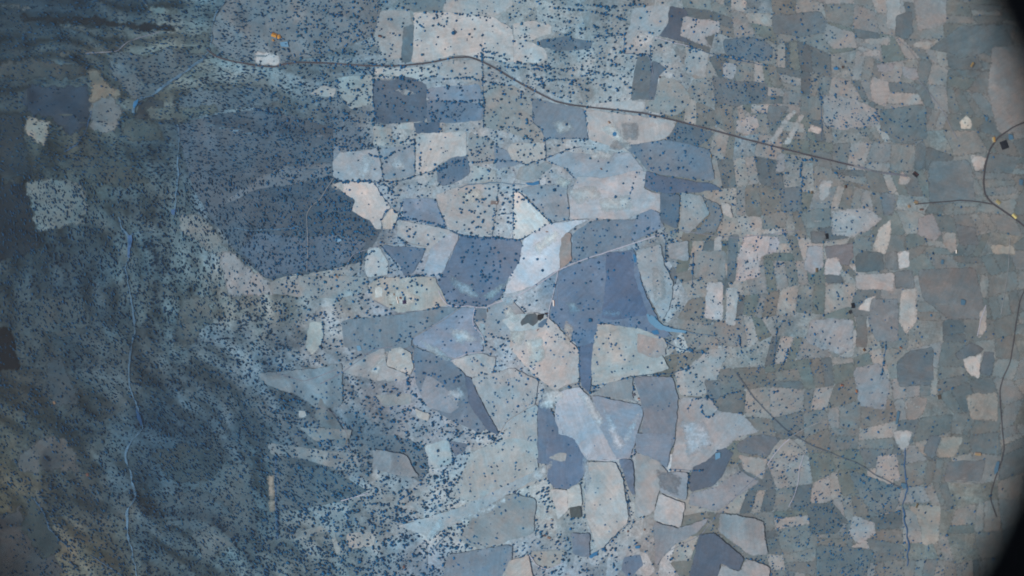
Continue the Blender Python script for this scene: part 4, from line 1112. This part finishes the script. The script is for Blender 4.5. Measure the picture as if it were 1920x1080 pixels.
# low-poly oaks for the mass
bv, bf = ico(1)
PROT = []
for k in range(8):
    rng = np.random.default_rng(900 + k)
    d = 1 + (rng.random(len(bv)) - .5) * .55
    v = bv * d[:, None] * np.array([1, 1, .8]) + np.array([0, 0, 1.05])
    tv = np.array([(-.1, -.06, -.3), (.1, -.06, -.3), (0, .12, -.3), (0, 0, .8)])
    f = np.concatenate([bf, np.array([(0, 1, 3), (1, 2, 3), (2, 0, 3)]) + len(bv)])
    PROT.append((np.concatenate([v, tv]), f))
def wood(name, sel, label, seed):
    x, y, r = tx[sel], ty[sel], tr[sel]
    X, Y, Z = W(x, y)
    R = r * 2; n = len(x)
    rng = np.random.default_rng(seed)
    kd = rng.integers(0, 8, n); an = rng.random(n) * 6.283
    # crowns in the west, east and lower centre are lengthened and turned to imitate lens smear
    stretch = np.clip((640 - x) / 180, 0, 1) + np.clip((x - 1280) / 250, 0, 1) * .7 + np.clip((y - 800) / 120, 0, 1) * np.clip((1150 - x) / 200, 0, 1) * .6
    stretch = np.clip(stretch, 0, 1)
    way = np.where(x < 960, np.where(y < 330, .25, np.where(y < 600, 1.3, .85)), np.where(y < 420, .8, np.where(y < 660, 1.5, 2.3)))
    an = np.where(rng.random(n) < stretch, -way + rng.normal(size=n) * .25, an)
    nv = len(PROT[0][0])
    PV = np.stack([p[0] for p in PROT])[kd]            # n, nv, 3
    ca, sa = np.cos(an)[:, None], np.sin(an)[:, None]
    sx = (R * rng.uniform(.85, 1.2, n) * (1 + .55 * stretch))[:, None]; sy = (R * rng.uniform(.8, 1.1, n) * (1 - .2 * stretch))[:, None]
    vx, vy, vz = PV[..., 0] * sx, PV[..., 1] * sy, PV[..., 2] * (R * rng.uniform(.75, 1.1, n))[:, None]
    co = np.stack([vx * ca - vy * sa + X[:, None], vx * sa + vy * ca + Y[:, None], vz + Z[:, None]], -1)
    F = PROT[0][1][None] + (np.arange(n) * nv)[:, None, None]
    me = bpy.data.meshes.new(name)
    me.vertices.add(n * nv); me.vertices.foreach_set('co', co.ravel())
    F = F.reshape(-1, 3)
    me.loops.add(F.size); me.loops.foreach_set('vertex_index', F.ravel())
    me.polygons.add(len(F)); me.polygons.foreach_set('loop_start', np.arange(0, F.size, 3))
    me.update()
    a = me.color_attributes.new('leaf', 'FLOAT_COLOR', 'POINT')
    base = np.array(lin((20, 88, 126))); alt = np.array(lin((40, 92, 108))); alt2 = np.array(lin((14, 76, 132)))
    u = rng.random((n, 1)); q = rng.random((n, 1))
    col = base * (1 - u * .5) + alt * u * .5; col = col * (1 - q * .5) + alt2 * q * .5
    col = col * rng.uniform(.6, 1.5, (n, 1))
    # the western woods are older, greyer oak scrub than the pasture trees
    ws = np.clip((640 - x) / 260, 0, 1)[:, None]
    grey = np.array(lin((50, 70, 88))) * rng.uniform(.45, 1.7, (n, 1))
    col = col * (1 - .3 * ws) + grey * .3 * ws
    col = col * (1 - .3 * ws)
    c4 = np.ones((n, nv, 4)); c4[..., :3] = col[:, None, :]
    c4[:, -4:, :3] = np.array(lin((70, 62, 60)))
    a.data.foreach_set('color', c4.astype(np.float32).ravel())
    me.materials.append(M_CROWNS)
    o = bpy.data.objects.new(name, me); COL.objects.link(o)
    o['kind'] = 'stuff'; tag(o, label, 'woodland')
wood('woodland', np.ones(len(tx), bool), 'thousands of small dark teal oaks dotting the fields and covering the western hills', 5)

# ------------------------------------------------------------------ farm buildings
ROOFC = {}
def roofmat(c):
    if c not in ROOFC: ROOFC[c] = plain('roof tone %d %d %d' % c, c, .8, .15, .3)
    return ROOFC[c]
M_WALL = plain('whitewashed wall', (200, 196, 194), .9, .08, .4)
M_WALLB = plain('bare masonry wall', (130, 120, 116), .9, .15, .4)
M_DOOR = plain('old wooden door', (60, 52, 50), .8)
def gabled(name, x, y, wpx, lpx, ang, c1, c2, label, cat='barn', h=4.0, wall=None, group='farm buildings'):
    """gable-roofed building; wpx across the ridge, lpx along it, ang in degrees of the ridge from photo-vertical"""
    X, Y, Z = W(x, y)
    w_, l = wpx, lpx                                  # half sizes in metres (2 m per pixel)
    e = bpy.data.objects.new(name, None); COL.objects.link(e)
    e.location = (float(X), float(Y), float(Z)); e.rotation_euler = (0, 0, math.radians(ang))
    tag(e, label, cat, group)
    b = -3.0; rise = max(1.0, w_ * .32)
    v = [(-w_, -l, b), (w_, -l, b), (w_, l, b), (-w_, l, b), (-w_, -l, h), (w_, -l, h), (w_, l, h), (-w_, l, h), (0, -l, h + rise), (0, l, h + rise)]
    mesh_obj('wall', v, [(0, 1, 5, 8, 4), (1, 2, 6, 5), (2, 3, 7, 9, 6), (3, 0, 4, 7)], wall or M_WALL, e)
    o_ = .5; t = .22
    for s, c in ((-1, c1), (1, c2)):
        a = [(0, -l - o_, h + rise + .05), (s * (w_ + o_), -l - o_, h - rise * o_ / w_ + .05), (s * (w_ + o_), l + o_, h - rise * o_ / w_ + .05), (0, l + o_, h + rise + .05)]
        vv = a + [(p[0], p[1], p[2] + t) for p in a]
        mesh_obj('roof_slope', vv, [(0, 1, 2, 3), (7, 6, 5, 4), (0, 4, 5, 1), (1, 5, 6, 2), (2, 6, 7, 3), (3, 7, 4, 0)], roofmat(c), e)
    d = .06; dw = min(1.6, w_ * .4)
    mesh_obj('door', [(-dw, -l - d, .2), (dw, -l - d, .2), (dw, -l - d, 2.8), (-dw, -l - d, 2.8), (-dw, -l + d, .2), (dw, -l + d, .2), (dw, -l + d, 2.8), (-dw, -l + d, 2.8)],
             [(0, 1, 2, 3), (1, 5, 6, 2), (5, 4, 7, 6), (4, 0, 3, 7), (3, 2, 6, 7), (0, 4, 5, 1)], M_DOOR, e)
BR = (122, 92, 84); DB = (74, 52, 52); PU = (62, 54, 82); RD = (98, 44, 38); WH = (230, 222, 214); TN = (150, 128, 108); OR = (190, 138, 62); BK = (26, 28, 34); YL = (150, 138, 100); GB = (92, 84, 74)
for row in [
 ('barn', 1038.5, 568.5, 5.6, 10.5, 2, WH, BR, 'long barn with one white and one brown roof slope between the two pale tracks'),
 ('shed', 1024, 587.6, 2.2, 5.6, 90, DB, DB, 'small dark oblong shed at the track junction'),
 ('barn', 1008.8, 617.6, 5.2, 5.2, -35, RD, RD, 'small square dark red roof below the dark farmyard'),
 ('hut', 1012.8, 599.3, 1.6, 1.8, 0, WH, WH, 'tiny white hut in the dark farmyard'),
 ('shed', 914.0, 581.5, 1.9, 7.2, 2, GB, DB, 'narrow brown shed just below the white track'),
 ('barn', 758, 566.5, 7.4, 6.6, 5, PU, PU, 'large dark purple square roof of the western farm'),
 ('farmhouse', 746.5, 566, 3.0, 5.0, 8, WH, TN, 'small white farmhouse left of the dark purple roof'),
 ('farmhouse', 744.5, 559.5, 2.6, 6.0, 4, WH, TN, 'narrow white farmhouse above its twin near the purple roof'),
 ('shed', 751, 558.5, 3.6, 4.6, 60, RD, BR, 'reddish tiled roof just above the dark purple roof'),
 ('shed', 733, 571.3, 2.2, 5.0, 80, GB, GB, 'dark low shed on the lower left of the western farm'),
 ('shed', 739, 552, 2.4, 4.0, 20, BR, TN, 'small brown roof at the top of the western farm'),
 ('barn', 514, 66, 7, 9, 70, OR, (160,112,54), 'orange-yellow roof of the large upper left farm'),
 ('barn', 523, 69, 6, 7, 20, OR, (172,124,70), 'second orange roof on the right of the upper left farm'),
 ('shed', 512, 76, 3, 4, 40, TN, OR, 'smallest orange shed below the two orange roofs'),
 ('barn', 712, 68, 3.5, 5.5, 75, BR, DB, 'small brown barn beside the pale field at the top'),
 ('barn', 1142, 229.5, 2.8, 4.6, 50, TN, BR, 'small brown barn up the slope from the bright blue pond'),
 ('shed', 1149, 238, 1.8, 3.2, 30, TN, TN, 'tiny tan shed between the brown barn and the pond'),
 ('shed', 1025.5, 434.5, 2.2, 3.8, 80, BR, TN, 'tiny brown shed at the edge of the palest blue field'),
 ('shed', 1141.5, 391.5, 2.4, 3.4, 40, BR, TN, 'tiny brown shed under the broad pinkish field'),
 ('shed', 1127, 317, 1.6, 4.0, 40, BR, BR, 'thin reddish shed in the dusty field'),
 ('barn', 1333, 293, 2.6, 5.4, 0, YL, GB, 'yellow-brown barn in the pale clearing on the right'),
 ('shed', 1237, 145, 2.4, 2.6, 0, DB, DB, 'tiny dark brown shed right of the dark upright strip'),
 ('warehouse', 1882, 272, 13, 15, 20, BK, BK, 'large black roof beside the road bend on the far right'),
 ('warehouse', 1863, 262, 5, 9, 10, YL, OR, 'yellow roof left of the large black roof'),
 ('barn', 1716, 327, 7, 10, 50, BK, DB, 'black roof at the end of the main road'),
 ('barn', 1550, 443, 5, 10, 5, BK, BK, 'narrow black roof in the small dark plot on the right'),
 ('barn', 1585, 350, 4.6, 5.6, 0, GB, DB, 'olive brown roof in the pale fields on the right'),
 ('shed', 1522, 361, 3.4, 4.4, 0, (110,92,70), GB, 'small olive brown roof left of its larger neighbour'),
 ('barn', 1531, 506.5, 4.4, 7, 0, (110,92,70), GB, 'olive brown roof left of the white round-ended plot'),
 ('barn', 1599, 573, 6, 9, 10, BK, BK, 'black roof beside the bright plot'),
 ('barn', 1594, 585, 5, 6, 20, BK, (60,62,66), 'smaller black roof just below the other'),
 ('barn', 1620, 656, 4, 5.5, 30, (110,84,56), DB, 'dark brown roof at the foot of the brown field'),
 ('barn', 1578, 722.5, 3.6, 5.6, 70, (150,96,60), BR, 'orange-brown roof left of another in the scrub'),
 ('barn', 1606, 733.5, 3.6, 5.4, 10, (150,96,60), BR, 'orange-brown roof on the right of the scrub pair'),
 ('barn', 1761, 744.5, 6, 8, 10, (70,66,60), GB, 'dull dark roof in the lower right fields'),
 ('farmhouse', 1871, 379, 6, 9, 50, YL, (150,140,100), 'pale yellow roof beside the road junction on the far right'),
 ('farmhouse', 1902, 405, 6, 10, 45, (200,186,120), YL, 'brightest yellow roof by the road on the far right'),
 ('barn', 1717, 379, 5, 7, 70, (130,112,80), TN, 'tan roof left along the side road'),
 ('barn', 1704, 387, 4, 5, 20, (140,116,84), TN, 'small tan roof at the end of the side road'),
 ('barn', 1727, 393, 3, 7, 90, BR, GB, 'low brown roof below the side road'),
 ('shed', 1793, 472, 2.4, 6, 0, WH, YL, 'small white roof at the tip of the pale plot'),
 ('barn', 1833, 851, 5, 11, 85, (150,128,90), TN, 'long tan roof in the lower right fields'),
 ('barn', 1719, 948, 3, 8, -20, (104,90,60), GB, 'olive brown roof in the lower right corner'),
 ('barn', 1198, 748, 3.6, 5.6, 70, (176,156,150), BR, 'pinkish roof above the blue fan-shaped field'),
 ('shed', 1188, 740, 5, 5, 30, (92,94,104), (92,94,104), 'grey square roof beside the pinkish roof'),
 ('barn', 1029, 1008, 3, 6, 70, BR, TN, 'brown roof of the farm near the bottom'),
 ('shed', 1021, 1004, 2, 3.5, 60, DB, BR, 'dark shed left of the brown roof near the bottom'),
 ('shed', 1034, 974, 2, 3.4, 80, (190,180,176), TN, 'small pale roof above the farm near the bottom'),
 ('barn', 1143, 950, 4, 5, 60, (150,132,126), TN, 'faded pinkish roof in the long pale field'),
 ('shed', 1177, 996, 2.6, 3, 0, BR, BR, 'tiny brown roof in the broken ground near the bottom'),
 ('shed', 1208, 993, 2.6, 3, 0, TN, BR, 'tiny tan roof right of the other in the broken ground'),
 ('shed', 757, 1063, 3, 5, 10, (110,84,78), BR, 'reddish brown shed in the wood at the bottom'),
 ('shed', 649.5, 829, 1.8, 7, -20, (124,96,60), GB, 'thin olive brown shed on the track in the hills'),
 ('hut', 931.3, 379.4, 1.3, 1.3, 0, WH, WH, 'tiny white hut on the small brown plot'),
 ('shed', 632, 519, 2.4, 5, 50, (140,118,100), TN, 'tan shed by the track at the edge of the wood'),
 ('shed', 102, 755, 3, 5, 30, (120,92,66), TN, 'brown shed in the dark western hills'),
 ('shed', 164, 890, 4, 5, 10, (96,70,62), BR, 'reddish shed on the bare western slope'),
 ('shed', 1580, 126, 4, 4, 0, DB, GB, 'small brown shed next to the bright blue pool'),
 ('barn', 1823, 122, 5, 9, -30, (132,110,66), GB, 'tan roof under the dark belt in the upper right corner'),
 ('shed', 1688, 652, 3, 5, 60, (140,108,86), BR, 'faint reddish roof in the grey fields on the right')]:
    gabled(*row)

# ------------------------------------------------------------------ the window the land is seen through
M_RIM = plain('black anodised rim', (6, 8, 12), .7, .1, 3)
M_RING = plain('dark port frame', (10, 12, 17), .8, .1, 3)
def port():
    e = bpy.data.objects.new('round_window', None); COL.objects.link(e)
    # right side a metre below the camera, left side under half a metre: tilt shaped for a softer darkening on the left
    e.location = (.0996, .009, H - .691)
    e.rotation_euler = (0, math.atan2(.3108, .2473), 0)
    tag(e, 'thick black oval window frame cutting off the right corners of the view', 'window')
    n = 160; RX = .3960; RY = .223
    def ringpts(rad, dz):
        out = []
        for i in range(n):
            a = 2 * math.pi * i / n
            # ellipse in the tilted plane, its proportions shaped so the rim darkens the right corners
            ux, uy = math.cos(a), math.sin(a)
            out.append((ux * (RX + rad), uy * (RY + rad), dz))
        return out
    prof = [(0, -.006), (0, .006), (.01, .014), (.07, .018), (.07, -.018), (.01, -.014)]
    v = []; f = []
    for (k, z) in prof: v += ringpts(k, z)
    m = len(prof)
    for j in range(m):
        for i in range(n):
            f.append((j * n + i, j * n + (i + 1) % n, ((j + 1) % m) * n + (i + 1) % n, ((j + 1) % m) * n + i))
    mesh_obj('rim', v, f, M_RIM, e)
    v = []; f = []
    prof = [(.07, -.01), (.07, .01), (.35, .01), (.35, -.01)]
    for (k, z) in prof: v += ringpts(k, z)
    for j in range(4):
        for i in range(n):
            f.append((j * n + i, j * n + (i + 1) % n, ((j + 1) % 4) * n + (i + 1) % n, ((j + 1) % 4) * n + i))
    mesh_obj('mounting_plate', v, f, M_RING, e)
    for i in range(24):
        a = 2 * math.pi * (i + .5) / 24
        bv_, bf_ = [], []
        for z in (.018, .024):
            for k in range(6):
                b = 2 * math.pi * k / 6
                bv_.append((math.cos(a) * (RX + .04) + math.cos(b) * .008, math.sin(a) * (RY + .04) + math.sin(b) * .008, z))
        bf_ = [(k, (k + 1) % 6, 6 + (k + 1) % 6, 6 + k) for k in range(6)] + [(6, 7, 8, 9, 10, 11)]
        mesh_obj('bolt', bv_, bf_, M_RING, e)
    return e
PORT = port()

# ------------------------------------------------------------------ the air between the land and the window
def haze():
    X, Y, Z0, Z1 = 46000., 46000., -80., H + 6.
    v = [(x, y, z) for z in (Z0, Z1) for (x, y) in ((-X, -Y), (X, -Y), (X, Y), (-X, Y))]
    f = [(0, 3, 2, 1), (4, 5, 6, 7), (0, 1, 5, 4), (1, 2, 6, 5), (2, 3, 7, 6), (3, 0, 4, 7)]
    m = bpy.data.materials.new('thin haze'); m.use_nodes = True; nt = m.node_tree
    for nd in list(nt.nodes):
        if nd.type != 'OUTPUT_MATERIAL': nt.nodes.remove(nd)
    pv = nt.nodes.new('ShaderNodeVolumePrincipled')
    pv.inputs['Color'].default_value = (.84, .92, 1.0, 1); pv.inputs['Density'].default_value = 1.7e-5
    pv.inputs['Anisotropy'].default_value = .2
    nt.links.new(pv.outputs[0], nt.nodes['Material Output'].inputs['Volume'])
    o = mesh_obj('haze', v, f, m); o['kind'] = 'stuff'
    return o
haze()
